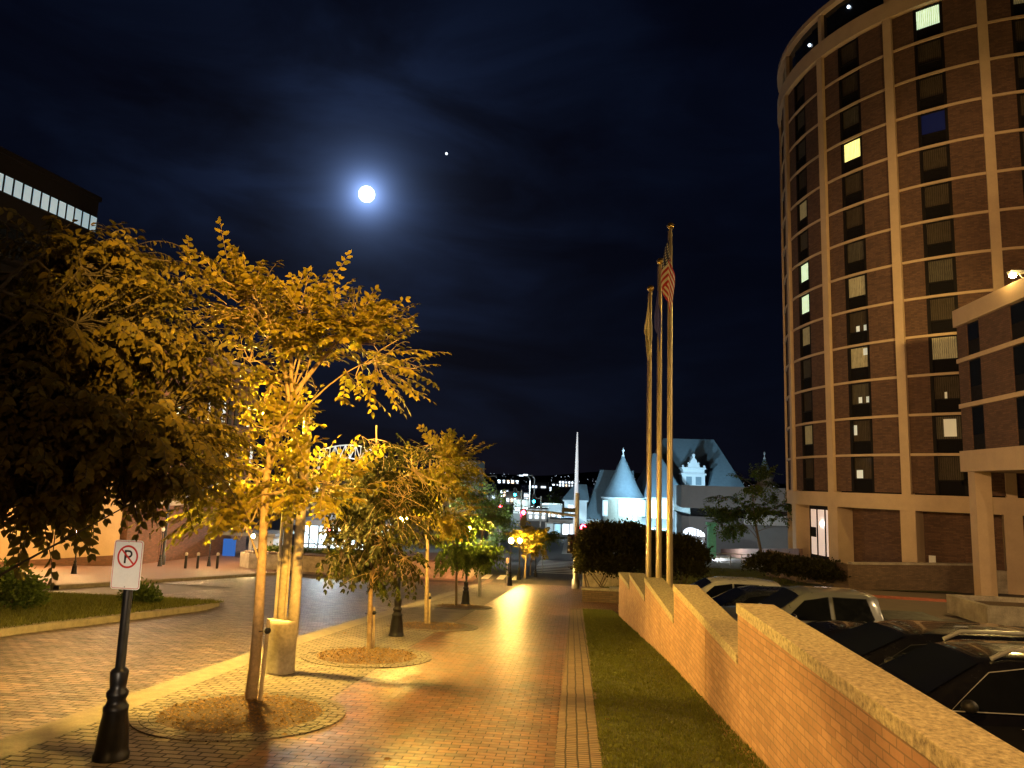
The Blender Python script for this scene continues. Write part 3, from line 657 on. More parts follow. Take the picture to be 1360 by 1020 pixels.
# tree stakes
def stake(label, px, py, top, x1, Yo=0):
    g = G(px, py); t = at(x1, top, g.y); th = thing('tree_stake', label, 'tree stake', V3(g), 'wooden stakes tied to the street trees')
    b = MB(); b.tube([V3(g), V3((g+t)/2), V3(t)], [.026, .024, .022], 7); b.build('pole', 'wood', th)
    b = MB(); q = g+(t-g)*.86; b.ball(q, .045, 8, 6); b.tube([q, q+Vector((-.13, .0, -.02)), q+Vector((-.19, .06, -.03))], .007, 5); b.build('tie', 'iron', th)
stake('bent pale wooden stake tied to the nearest staked tree', 345, 934, 822, 357); stake('short wooden stake behind the slim drooping tree', 496, 861, 806, 497); stake('thin pale stake beside the yellow lit tree trunk', 570, 830, 788, 571)
# fallen leaves on the walk
for i, (px, py) in enumerate(((266, 926), (640, 905), (803, 958), (455, 842))):
    g = G(px, py); m = 1; o = mesh_from('fallen_leaf', leaf_shapes(1, np.array([[g.x, g.y, g.z+.02]]), np.array([[.8, .6, 0]]), np.array([[0, 0, 1.]]), np.array([.09]), .6), 6, 'chip')
    tag(o, ['curled fallen leaf on the kerb pavers near the nearest mulch pit', 'fallen leaf in the middle of the brick pavement', 'pale fallen leaf lying in the grass verge', 'fallen leaf on the pavers behind the concrete lamp base'][i], 'leaf')

# ------------------------------------------------------------------ lamp posts
def ornate(b, c, top, r=.055, s=1.0, basey=0):
    b.lathe([(.17*s, 0), (.17*s, .05), (.155*s, .07), (.15*s, .12), (.135*s, .3), (.115*s, .42), (.12*s, .44), (.12*s, .47), (.1*s, .49), (.085*s, .53), (.105*s, .57), (.105*s, .6), (.075*s, .63), (.08*s, .68), (.09*s, .78), (.078*s, .8), (r, .82), (r*.9, top)], c, 24)
LAMPS = []
def make_lamp_local():
    t = thing('lamp_post', 'x', 'lamp post', (0, 0, 0))
    b = MB(); ornate(b, (0, 0, 0), 2.42, .042); b.build('post', 'iron', t)
    b = MB(); b.lathe([(.05, 2.40), (.1, 2.43), (.11, 2.46), (.05, 2.48)], n=16); b.build('collar', 'iron', t)
    b = MB(); b.lathe([(.06, 2.48), (.11, 2.53), (.135, 2.6), (.125, 2.68), (.08, 2.76), (.03, 2.79)], n=14); b.build('globe', 'sodium', t)
    b = MB(); b.lathe([(.085, 2.772), (.05, 2.82), (.02, 2.84), (.015, 2.89), (.002, 2.92)], n=12); b.build('finial', 'iron', t)
    return t
lp = make_lamp_local()
lampdefs = [(526, 845, 684, 'black lamp post with glowing globe behind the slim drooping tree', 1), (618, 803, 705, 'black lamp post beside the small dark green tree', 2), (677, 778, 718, 'left of the pair of black lamps blazing over the pavement', 3), (689, 770, 718, 'right and farther of the pair of blazing black lamps', 4),
  (212, 752, 703, 'unlit black lamp post standing on the left plaza', 5), (277, 752, 711, 'glowing lamp post on the plaza left of the tree trunk', 6), (333, 752, 712, 'glowing lamp post above the corner planter wall', 7), (98, 762, 704, 'brightest lamp post in front of the orange lit wall, far left', 8), (711, 766, 735, 'short distant lamp post by the crossing kerb', 9)]
first = True
for (px, py, ty, lab, k) in lampdefs:
    g = G(px, py); h = (Vector(at(px, ty, g.y))-g).z
    t = lp if first else copy_tree(lp); first = False
    t.location = g; t['label'] = lab; t['group'] = 'black ornate lamp posts'; s = h/2.62; t.scale = (s if s > .85 else .85, s if s > .85 else .85, s)
    if k in (1,):
        pass
far = [o for o in COL.objects if o.name.startswith('globe')]
for i, o in enumerate(far):
    if i == 4 or i == 8: o.data = o.data.copy(); o.data.materials.clear(); o.data.materials.append(M['lens'])
    if i in (2, 3): o.data = o.data.copy(); o.data.materials.clear(); o.data.materials.append(emit('sodium_bright', (1, .6, .14), 2300))
    if i in (5, 6, 7): o.data = o.data.copy(); o.data.materials.clear(); o.data.materials.append(emit('plaza_globe', (1, .6, .22), 1300))

g = G(216, 750); hd = at(214, 601, g.y); t = thing('tall_street_light', 'tall street light glaring through the left foliage above the plaza', 'street light', V3(g))
b = MB(); b.lathe([(.16, 0), (.16, .6), (.1, .7), (.07, hd.z-g.z+.35)], V3(g), 12); b.tube([(g.x, g.y, hd.z+.3), (hd.x, hd.y-.3, hd.z+.3)], .05); b.build('pole', 'iron', t)
b = MB(); b.ball((hd.x, hd.y-.3, hd.z), .27, 14, 10, .7); b.build('lamp_head', emit('plaza_head', (1, .66, .38), 1500), t)
# no parking sign on an ornate stub
g = G(147, 1008); t = thing('no_parking_sign', 'white no-parking sign on a black fluted post with flared base', 'sign', V3(g))
b = MB(); ornate(b, V3(g), 2.0, .044, .92); b.build('post', 'iron', t)
T_ = at(169, 750, g.y-.06); sw, sh = .152, .229
def signpt(u, v, d=0): return (T_.x+u*cos(-.05)-d*sin(.05), T_.y-.0+u*sin(-.05)-d, T_.z+v)
b = MB()
def rrect(w_, h_, r): 
    P = []
    for cx, cy, a0 in ((w_-r, h_-r, 0), (-w_+r, h_-r, 90), (-w_+r, -h_+r, 180), (w_-r, -h_+r, 270)):
        for k in range(6): a = radians(a0+k*18); P.append((cx+r*cos(a), cy+r*sin(a)))
    return P
def plate(b, P, d0, d1):
    n = len(P); A = [signpt(u, v, d0) for u, v in P]; B = [signpt(u, v, d1) for u, v in P]; b.face(A[::-1]); b.face(B)
    for k in range(n): b.face([A[k], A[(k+1) % n], B[(k+1) % n], B[k]])
plate(b, rrect(sw, sh, .03), 0, .004); b.build('sign_panel', 'signw', t)
def band(b, P, Q, d):
    n = len(P)
    for k in range(n): b.face([signpt(*P[k], d), signpt(*P[(k+1) % n], d), signpt(*Q[(k+1) % n], d), signpt(*Q[k], d)])
b = MB(); band(b, rrect(sw-.008, sh-.008, .024), rrect(sw-.013, sh-.013, .02), .0055)
cy = .075; circ = lambda r: [(r*cos(2*pi*k/40), cy+r*sin(2*pi*k/40)) for k in range(40)]
band(b, circ(.108), circ(.09), .0058); b.build('red_ring', 'signr', t)
b = MB(); a = radians(-45); L_ = .095; wd_ = .008
b.face([signpt(u*cos(a)-v*sin(a), cy+u*sin(a)+v*cos(a), .0072) for u, v in ((-L_, -wd_), (L_, -wd_), (L_, wd_), (-L_, wd_))]); b.build('red_slash', 'signr', t)
b = MB(); x0 = -.035
b.face([signpt(u, v, .0065) for u, v in ((x0, cy-.062), (x0+.02, cy-.062), (x0+.02, cy+.062), (x0, cy+.062))])
o_ = [(x0+.02, cy+.062)]+[(x0+.045+.038*sin(radians(k)), cy+.026+.036*cos(radians(k))) for k in range(0, 181, 15)]+[(x0+.02, cy-.01)]
i_ = [(x0+.02, cy+.044)]+[(x0+.045+.019*sin(radians(k)), cy+.026+.018*cos(radians(k))) for k in range(0, 181, 15)]+[(x0+.02, cy+.008)]
for k in range(len(o_)-1): b.face([signpt(*o_[k], .0065), signpt(*o_[k+1], .0065), signpt(*i_[k+1], .0065), signpt(*i_[k], .0065)])
b.build('letter', 'signk', t)
b = MB()
for v in (.215, -.205): b.tube([signpt(0, v, .004), signpt(0, v, .009)], .006, 8)
b.build('bolt', 'steel', t)

# concrete lamp cluster
g = G(371, 893); t = thing('concrete_lamp', 'round concrete pedestal carrying fluted poles up into the yellow tree', 'street lamp', V3(g))
b = MB(); b.lathe([(.235, 0), (.235, .02), (.225, .04), (.225, .74), (.215, .78), (.2, .79)], V3(g), 32); b.build('pedestal', 'conc', t)
hh = at(355, 545, g.y).z-g.z
for i, (dx, dy, r, h) in enumerate(((.155, .02, .085, hh-.1), (-.045, .04, .07, hh-.3), (.04, -.02, .02, hh*.8), (-.14, .02, .028, hh*.7))):
    b = MB(); n_ = 28 if r > .05 else 10; b.lathe([(r, .55 if i == 0 else .79), (r, 1.0), (r*.8, h)], (g.x+dx, g.y+dy, g.z), n_, True, .1 if r > .05 else 0, 1 if r > .05 else 0); b.build('fluted_pole' if r > .05 else 'conduit', 'conc', t)
lp0 = Vector(at(350, 548, g.y+.15))
b = MB(); b.tube([(g.x+.1, g.y+.03, lp0.z+.1), (lp0.x+.05, lp0.y, lp0.z+.16)], .03, 8); b.lathe([(.05, .2), (.17, .16), (.2, .06), (.2, .045), (.0, .1)], V3(lp0), 20, False); b.build('lamp_head', 'steel', t)
b = MB(); b.ball(V3(lp0), .085, 14, 10, .8); b.build('bulb', emit('sodium_key', (1, .62, .12), 16000), t)

# ------------------------------------------------------------------ brick parapet
wt = []
def wp(px, py):
    lo, hi = 1., 60.
    for _ in range(60):
        m = (lo+hi)/2; p = at(px, py, m)
        if p.x > wallx(p.y): hi = m
        else: lo = m
    return p
segs = [((1400, 1150), (979.5, 801), 'nearest'), ((977, 866), (895, 775.7), ''), ((893.7, 817.7), (856.6, 766.6), ''), ((856.6, 792), (836, 760.6), ''), ((836, 777), (822.3, 759.8), '')]
t = thing('brick_parapet', 'stepped tan brick wall with rough stone coping between grass and car park', 'wall', (wallx(9), 9, sz(9)))
TH = .4; prevY = None
ends = []
for (a, c, l) in segs:
    A, C = wp(*a), wp(*c)
    if l: A = Vector((wallx(.3), .3, A.z))
    ends.append((A, C))
for i, (A, C) in enumerate(ends):
    y0 = A.y if i == 0 else ends[i-1][1].y+.012; y1 = C.y; za = A.z if i else C.z-.1; zc = C.z
    sx = [y0+(y1-y0)*k for k in (0, .25, .5, .75, 1)]
    zt = lambda y: za+(zc-za)*(y-y0)/(y1-y0)
    b = MB()
    yj = y0+(y1-y0)*(.42 if i == 0 else .4)
    for ya, yb in ((y0, yj-.012), (yj+.012, y1)):
        P = [(wallx(ya), ya, sz(ya)-.15), (wallx(ya)+TH, ya, lz(ya)-.25), (wallx(yb)+TH, yb, lz(yb)-.25), (wallx(yb), yb, sz(yb)-.15)]
        Q = [(wallx(ya), ya, zt(ya)-.12), (wallx(ya)+TH, ya, zt(ya)-.12), (wallx(yb)+TH, yb, zt(yb)-.12), (wallx(yb), yb, zt(yb)-.12)]
        b.hexa(P+Q)
    b.build('wall_panel', 'wallbrick', t)
    b = MB()
    for ya, yb in ((y0, yj-.003), (yj+.003, y1)):
        o = .02; P = [(wallx(ya)-o, ya, zt(ya)-.117), (wallx(ya)+TH+o, ya, zt(ya)-.117), (wallx(yb)+TH+o, yb, zt(yb)-.117), (wallx(yb)-o, yb, zt(yb)-.117)]
        b.hexa(P+[(x, y, z+.12) for x, y, z in P])
    b.build('coping', 'cap', t, bevel=.008)
WEND = ends[-1][1].y
# far low walls, box and white planter wall at the end of the verge
def wallthing(name, lab, cat, px0, px1, pb, pt, mat, th, dY=0, cap=None):
    a, c = G(px0, pb), G(px1, pb); top = at(px0, pt, a.y).z; c = Vector((c.x, a.y, c.z))
    t = thing(name, lab, cat, V3(a)); b = MB(); b.box(a.x, a.y, min(a.z, c.z)-.3, c.x, a.y+th, top-(.08 if cap else 0)); b.build('wall_block', mat, t)
    if cap: b = MB(); b.box(a.x-.04, a.y-.04, top-.078, c.x+.04, a.y+th+.04, top); b.build('coping', cap, t, bevel=.01)
    return t
wallthing('low_end_wall', 'low grey wall closing the end of the grass verge', 'wall', 773, 822, 799, 781, 'lowbrick', .3, cap='conc')
wallthing('planter_wall', 'pale planter wall in front of the big dark bush', 'planter', 774, 842, 779, 757, 'conc', 1.2, cap='cap')
wallthing('utility_box', 'small pale metal utility box by the end of the parapet', 'utility box', 811, 820, 796, 780, 'steel', .3, cap='steel')

# ------------------------------------------------------------------ flagpoles and flags
def flagshader():
    m, nt, b = newmat('stripes_and_stars'); uv = nt.nodes.new('ShaderNodeTexCoord').outputs['UV']; sp = nt.nodes.new('ShaderNodeSeparateXYZ'); L(nt, uv, sp.inputs[0])
    u, v = sp.outputs[0], sp.outputs[1]
    st = math_(nt, 'MODULO', math_(nt, 'FLOOR', math_(nt, 'MULTIPLY', v, 13)), 2.0)
    c = mixc(nt, st, (.4, .02, .03), (.62, .58, .52))
    fu = math_(nt, 'SUBTRACT', math_(nt, 'FRACT', math_(nt, 'MULTIPLY', u, 15)), .5); fv = math_(nt, 'SUBTRACT', math_(nt, 'FRACT', math_(nt, 'MULTIPLY', v, 13)), .5)
    rr = math_(nt, 'ADD', math_(nt, 'POWER', fu, 2.0), math_(nt, 'POWER', fv, 2.0)); star = math_(nt, 'LESS_THAN', rr, .07)
    cant = mixc(nt, star, (.012, .02, .09), (.6, .6, .6)); inc = math_(nt, 'MULTIPLY', math_(nt, 'LESS_THAN', u, .4), math_(nt, 'GREATER_THAN', v, 6/13))
    L(nt, mixc(nt, inc, c, cant), b.inputs['Base Color']); b.inputs['Roughness'].default_value = .8; return m
M['usflag'] = flagshader(); M['whiteflag'] = plain('cream_cloth', (.6, .53, .38), .85, var=.08, bmp=0); M['blueflag'] = plain('blue_cloth', (.06, .06, .3), .85, var=.15, bmp=0)
def flag(name, lab, px, topy, Y, mat, H, Ln, side, tw, parentpole=None, seed=0, sag=.75):
    c = at(px, topy, Y); t = thing(name, lab, 'flag', V3(c)); me_v = []; R = random.Random(seed); nu, nv = 40, 26; rows = []
    for i in range(nu+1):
        u = i/nu; r = []
        for j in range(nv+1):
            v = j/nv; dr = ((1-v)*H+u*Ln*sag)/(H+Ln*sag); env = min(1, .12+dr*1.9)*(1 if dr < .62 else max(.35, 1-(dr-.62)*1.7)); k_ = min(1, u*4)
            ph = 6.5*u+1.2*v+seed; x = side*.08+k_*tw*env*(.75*sin(ph)+.25*sin(2.3*ph+1)); y = -.04+k_*tw*.7*env*cos(ph*1.35); z = -(1-v)*H-u*Ln*sag+.03*sin(ph*2)*u
            r.append((c.x+x, c.y+y, c.z+z))
        rows.append(r)
    b = MB(); b.grid(rows); o = b.build('cloth', mat, t)
    l = o.data.uv_layers['uv']; k = 0
    for p in o.data.polygons:
        for li in p.loop_indices:
            vi = o.data.loops[li].vertex_index; l.data[li].uv = ((vi//(nv+1))/nu, (vi % (nv+1))/nv)
    md = o.modifiers.new('solid', 'SOLIDIFY'); md.thickness = .004
    return t
YF = 27.2
for i, (px, topy, r, lab) in enumerate(((890.5, 304, .125, 'tallest flagpole, rightmost, carrying the striped flag'), (877, 351, .11, 'middle flagpole with a gold ball, behind the striped flag'), (864, 387, .1, 'shortest flagpole, leftmost, carrying the cream flag'))):
    pt = at(px, topy, YF+i*.5); z0 = hz(2.0, YF)-.1; t = thing('flagpole', lab, 'flagpole', (pt.x, pt.y, z0), 'three metal flagpoles behind the parapet')
    b = MB(); b.lathe([(r*1.8, 0), (r*1.8, .06), (r, .12), (r, .5), (r*.55, pt.z-z0)], (pt.x, pt.y, z0), 20); b.build('pole', 'brass', t)
    b = MB(); b.ball((pt.x, pt.y, pt.z+.12), .14, 16, 10); b.tube([(pt.x, pt.y, pt.z-.05), (pt.x, pt.y, pt.z+.05)], .04, 8); b.build('ball_finial', 'gold', t)
    b = MB(); b.tube([(pt.x-.1, pt.y-.1, pt.z-.1), (pt.x-.13, pt.y-.12, z0+1.3)], .008, 5); b.build('halyard', 'wood', t)
flag('flag', 'hanging flag of red and white stripes with a starred blue corner', 890.5, 308, YF-.12, 'usflag', 1.35, 2.3, -1, .27, seed=1, sag=.85)
flag('flag', 'dark blue flag hanging limp on the middle flagpole', 877, 380, YF+.4, 'blueflag', 1.1, 2.0, -1, .14, seed=2)
flag('flag', 'cream flag hanging limp on the shortest flagpole', 864, 392, YF+.9, 'whiteflag', 1.1, 1.8, -1, .17, seed=3, sag=.9)
bpy.data.objects['flag'].scale = (1, 1, 1)

# ------------------------------------------------------------------ round hotel
HC = (34.76, 64.04); HR = 15.47; PH = 3.132; DB = 2*pi/16; FH = 2.81; Z0 = 2.2; NF = 13
t = thing('hotel_tower', 'tall round brick hotel tower with concrete ribs and rings', 'building', (HC[0], HC[1], -4.2))
def hp(a, r, z): return (HC[0]+r*cos(a), HC[1]+r*sin(a), z)
def arc(b, a0, a1, r0, r1, z0, z1, n=6, caps=True):
    rows = []
    for k in range(n+1):
        a = a0+(a1-a0)*k/n; rows.append([hp(a, r1, z0), hp(a, r1, z1), hp(a, r0, z1), hp(a, r0, z0)])
    b.grid(rows, True, False)
    if caps: b.face(rows[0]); b.face(rows[-1][::-1])
b = MB(); arc(b, 0, 2*pi, HR-1.0, HR-.45, Z0, Z0+NF*FH, 64, False); b.build('inner_wall', 'panel', t)
vis = list(range(-1, 6)); WF0, WF1 = .29, .61
for k in range(16):
    a0, a1 = PH+(k-1)*DB, PH+k*DB; kk = k-1; b = MB(); g_ = .012
    if kk in vis and kk < 5: pass
    if kk in vis:
        b2_ = MB()
        for f in range(NF):
            z0_, z1_ = Z0+f*FH+.09, Z0+(f+1)*FH-.09
            arc(b, a0+g_, a0+DB*WF0, HR-.3, HR, z0_, z1_, 3); arc(b2_, a0+DB*WF1, a1-g_, HR-.3, HR, z0_, z1_, 3)
        b2_.build('brick_bay', 'hotelbrick', t)
    else: arc(b, a0+g_, a1-g_, HR-.3, HR, Z0, Z0+NF*FH, 6)
    b.build('brick_bay', 'hotelbrick', t)
for k in range(16):
    a = PH+k*DB; b = MB(); w_ = .3/HR; arc(b, a-w_, a+w_, HR-.45, HR+.28, Z0, Z0+NF*FH+.004, 2); b.build('column', 'hconc', t)
for f in range(1, NF):
    b = MB(); arc(b, 0, 2*pi, HR-.3, HR+.1, Z0+f*FH-.09, Z0+f*FH+.09, 96, False); b.build('floor_ring', 'hconc', t)
b = MB(); arc(b, 0, 2*pi, HR-1, HR+.32, Z0-1.12, Z0, 96, False); b.build('base_beam', 'hconc', t)
ZT = Z0+NF*FH
b = MB(); arc(b, 0, 2*pi, HR-1, HR+.34, ZT, ZT+1.35, 96, False); b.build('crown_band', 'hconc', t)
b = MB(); arc(b, 0, 2*pi, HR-.6, HR-.2, ZT+1.35, ZT+4.0, 64, False); b.build('restaurant_glass', 'darkglass', t)
for k in range(16):
    a = PH+k*DB; b = MB(); w_ = .2/HR; arc(b, a-w_, a+w_, HR-.3, HR+.1, ZT+1.35, ZT+4.0, 1); b.build('mullion', 'hconc', t)
b = MB(); arc(b, 0, 2*pi, HR-1, HR+.3, ZT+4.0, ZT+4.45, 96, False); b.build('top_rim', 'hconc', t)
b = MB(); b.face([hp(2*pi*k/48, HR-.8, ZT+4.3) for k in range(48)]); b.build('roof', 'panel', t)
for (px, py) in ((1075, 60), (1127, 9)):
    r = ray(px, py); D_ = Vector((EYE.x-HC[0], EYE.y-HC[1])); A_ = r.x**2+r.y**2; B_ = 2*(D_.x*r.x+D_.y*r.y); C_ = D_.length_squared-(HR-.12)**2
    tt = (-B_-sqrt(max(0, B_*B_-4*A_*C_)))/(2*A_); b = MB(); b.ball(EYE+r*tt, .13, 8, 6); b.build('ceiling_light', 'citylight', t)
lit = {(0, 9): 'curt3', (0, 7): 'litcurt', (0, 6): 'litcurt', (0, 5): 'curt3', (1, 10): 'litcurty', (1, 4): 'curt3', (1, 5): 'curt', (2, 13): 'litcurt', (2, 10): 'litblue', (2, 2): 'curt2', (3, 13): 'curt3', (0, 2): 'curt3', (1, 6): 'curt3', (0, 11): 'curt2', (3, 8): 'curt3', (2, 4): 'curt3'}
for kk in vis:
    a0 = PH+kk*DB
    for f in range(NF):
        z0_ = Z0+f*FH+.09; z1_ = Z0+(f+1)*FH-.09; A, B = a0+DB*WF0, a0+DB*WF1; zm = z0_+(z1_-z0_)*.36
        b = MB(); e = .2/HR
        arc(b, A, A+e, HR-.32, HR-.02, z0_, z1_, 1); arc(b, B-e, B, HR-.32, HR-.02, z0_, z1_, 1); arc(b, A+e, B-e, HR-.32, HR-.05, z1_-.08, z1_, 2); arc(b, A+e, B-e, HR-.32, HR-.05, zm-.04, zm+.04, 2)
        wn = b.build('window', 'frame', t)
        mt = lit.get((kk, f+1), ['curt', 'curt2', 'curt', 'curt'][(kk*7+f*3) % 4])
        b = MB(); arc(b, A+e, B-e, HR-.3, HR-.2, zm+.04, z1_-.08, 3)
        if (kk, f+1) in ((1, 5), (1, 4), (1, 3), (1, 2), (1, 1), (2, 2), (2, 3)):
            b.mi = 1; q = {(1, 5): (.35, .95, 0, .3), (1, 4): (.7, .95, .6, .95), (1, 3): (.35, .95, .05, .35), (1, 2): (.02, .2, .3, .8), (1, 1): (.1, .45, 0, .4), (2, 2): (.3, .8, .1, .9), (2, 3): (.4, .5, 0, .3)}[(kk, f+1)]
            zz0 = zm+.06; zz = z1_-.1-zz0; arc(b, A+e+(B-A-2*e)*q[0], A+e+(B-A-2*e)*q[1], HR-.3, HR-.196, zz0+zz*q[2], zz0+zz*q[3], 1)
        b.build('pane', [mt, 'litdim' if kk == 2 else 'litcyan_dim' if 'litcyan_dim' in M else 'litdim'], wn)
        b = MB(); arc(b, A+e, B-e, HR-.3, HR-.16, z0_, zm-.04, 2)
        for q in range(5): arc(b, A+e*3, B-e*3, HR-.18, HR-.13, z0_+.22+q*.09, z0_+.25+q*.09, 1)
        b.build('vent_panel', 'panel', wn)
# ground storey
zb = -5.2
b = MB(); arc(b, 0, 2*pi, HR-1.8, HR-1.3, zb, Z0-1.12, 64, False); b.build('ground_storey_wall', 'hotelbrick', t)
for k in range(16):
    a = PH+k*DB; b = MB(); w_ = .5/HR; arc(b, a-w_, a+w_, HR-1.3, HR+.2, zb, Z0-1.12, 2); b.build('pier', 'hconc', t)
b = MB(); arc(b, PH+DB*.34, PH+DB*.9, HR-.5, HR-.42, -2.9, .75, 4); wn = b.build('lobby_window', 'litroomw' if 'litroomw' in M else 'litroom', t)
b = MB()
for q in (.34, .53, .72, .895): arc(b, PH+DB*q, PH+DB*(q+.02), HR-.42, HR-.36, -2.9, .75, 1)
arc(b, PH+DB*.34, PH+DB*.915, HR-.5, HR-.36, .75, 1.05, 3); arc(b, PH+DB*.34, PH+DB*.915, HR-.5, HR-.36, -3.6, -2.9, 3)
arc(b, PH+DB*.37, PH+DB*.5, HR-.43, HR-.39, -1.5, -.7, 1); b.build('frame', 'frame', wn)
b = MB(); b.ball(hp(PH+DB*.66, HR-.35, -.35), .16, 12, 8); b.build('wall_lamp', emit('lobby_glow', (1, .85, .75), 18), t)
pcl = hp(PH+2*DB+DB*.13, HR-1.2, -2.0); b = MB(); arc(b, PH+2*DB+.05, PH+2*DB+.08, HR-1.29, HR-1.22, -2.6, -2.0, 1); b.build('notice', 'signw', t)

# hotel wing with lot floodlight
def bearing_pt(px, py, Z):
    r = ray(px, py); return EYE+r*Z
P1 = bearing_pt(1280, 612, 43); P2 = bearing_pt(1360, 612, 37); dv = Vector((P2.x-P1.x, P2.y-P1.y, 0)); Lw = dv.length; dv.normalize(); nv_ = Vector((-dv.y, dv.x, 0))
if nv_.x < 0: nv_ = -nv_
ang_ = atan2(dv.y, dv.x)
t = thing('hotel_wing', 'lower brick hotel wing on concrete posts at the right edge', 'building', (P1.x, P1.y, -3.6))
def wq(b, s0, s1, d0, d1, z0, z1):
    P = [P1+dv*s+nv_*d for s, d in ((s0, d0), (s1, d0), (s1, d1), (s0, d1))]
    b.hexa([(p.x, p.y, z0) for p in P]+[(p.x, p.y, z1) for p in P])
WL = 16
cols = [(1.1, 2.5), (5.6, 7.2), (10, 11.5)]
b = MB(); s = 0
for c0, c1 in cols+[(WL, WL)]:
    wq(b, s, c0, 0, .3, 4.9, 12.55); s = c1
wq(b, .0, WL, .3, 9, 4.9, 12.5); b.build('brick_wall', 'hotelbrick', t)
for k, z in enumerate((7.62, 10.4)):
    b = MB(); wq(b, -.06, WL, -.09, .25, z-.13, z+.13); b.build('floor_ring', 'hconc', t)
b = MB(); wq(b, -.12, WL, -.16, 9.1, 12.56, 13.6); b.build('parapet_band', 'hconc', t)
b = MB(); wq(b, -.12, WL, -.16, 9.1, 3.66, 4.895); b.build('base_beam', 'hconc', t)
for c0, c1 in cols:
    for z0_, z1_ in ((4.9, 7.48), (7.76, 10.26), (10.54, 12.5)):
        b = MB(); wq(b, c0, c1, .08, .2, z0_, z1_); wn = b.build('window', 'frame', t)
        b = MB(); wq(b, c0+.1, c1-.1, .04, .078, z0_+.9, z1_-.08); b.build('pane', 'darkglass', wn)
for s in (.3, 7.6, 14.4):
    b = MB(); wq(b, s, s+.75, .05, .95, -4.1, 3.655); b.build('post', 'hconc', t)
# floodlight on the wing
fl = at(1357, 366, (P1+dv*(Lw*.96)).y); fl = Vector((fl.x, fl.y, fl.z)); fl -= nv_*.45
t = thing('floodlight', 'glaring yellow floodlight on top of the hotel wing parapet', 'floodlight', V3(fl))
b = MB(); b.box(fl.x-.2, fl.y-.2, fl.z+.1, fl.x+.55, fl.y+.2, fl.z+.25); b.tube([V3(fl+Vector((.3, 0, .15))), V3(fl+Vector((.6, 0, -.3)))], .04); b.build('housing', 'iron', t)
b = MB(); b.ball(V3(fl), .17, 12, 8, .8); b.build('bulb', emit('flood_bulb', (1, .72, .22), 420), t)
# low brick walls before the hotel
a_, c_ = G(1134, 783), G(1303, 786)
t = thing('low_brick_wall', 'low brick retaining wall at the foot of the round hotel', 'wall', V3(a_)); dd = (c_-a_); dd.z = 0; ln_ = dd.length; rr_ = atan2(dd.y, dd.x)
b = MB(); b.box(0, 0, -.6, ln_, .35, 1.5, rr_, V3(a_)); b.build('wall_block', 'lowbrick', t)
b = MB(); b.box(-.05, -.05, 1.503, ln_, .42, 1.62, rr_, V3(a_)); b.build('coping', 'conc', t)
b = MB(); b.box(-.36, 0, -.6, -.003, 9, 1.5, rr_-.0, V3(a_)); b.build('side_wall', 'lowbrick', t)
a_ = G(1322, 786); t = thing('low_grey_wall', 'low grey wall right of the hotel wing post', 'wall', V3(a_)); b = MB(); b.box(0, 0, -.4, 9, .3, 1.25, 0, V3(a_)); b.build('wall_block', 'conc', t); b = MB(); b.box(-.04, -.04, 1.253, 9, .34, 1.35, 0, V3(a_)); b.build('coping', 'conc', t)
# kerb line and planter box by the driveway
a_, c_ = G(1160, 793), G(1318, 803)
b = MB(); b.grid([[(a_.x+(c_.x-a_.x)*k/8-.0, a_.y+(c_.y-a_.y)*k/8+dy, hz(9, a_.y+(c_.y-a_.y)*k/8)+z) for dy, z in ((0, -.03), (0, .1), (.22, .1), (.22, -.03))] for k in range(9)], False, False); tag(b.build('driveway_kerb', 'chipred'), kind='structure')
a_ = G(1312, 829); t = thing('concrete_planter', 'low concrete planter wall with yellow lit top at the right edge', 'planter', V3(a_))
zt_ = at(1312, 805, a_.y).z-a_.z
b = MB(); b.box(0, 0, -.1, 5, .25, zt_, 0, V3(a_)); b.box(0, .253, -.1, .25, 3.2, zt_, 0, V3(a_)); b.box(.253, 2.95, -.1, 5, 3.2, zt_, 0, V3(a_)); b.build('wall_block', 'conc', t, bevel=.01)
b = MB(); b.box(.26, .26, -.05, 5, 2.94, zt_-.2, 0, V3(a_)); b.build('soil', 'mulch', t)

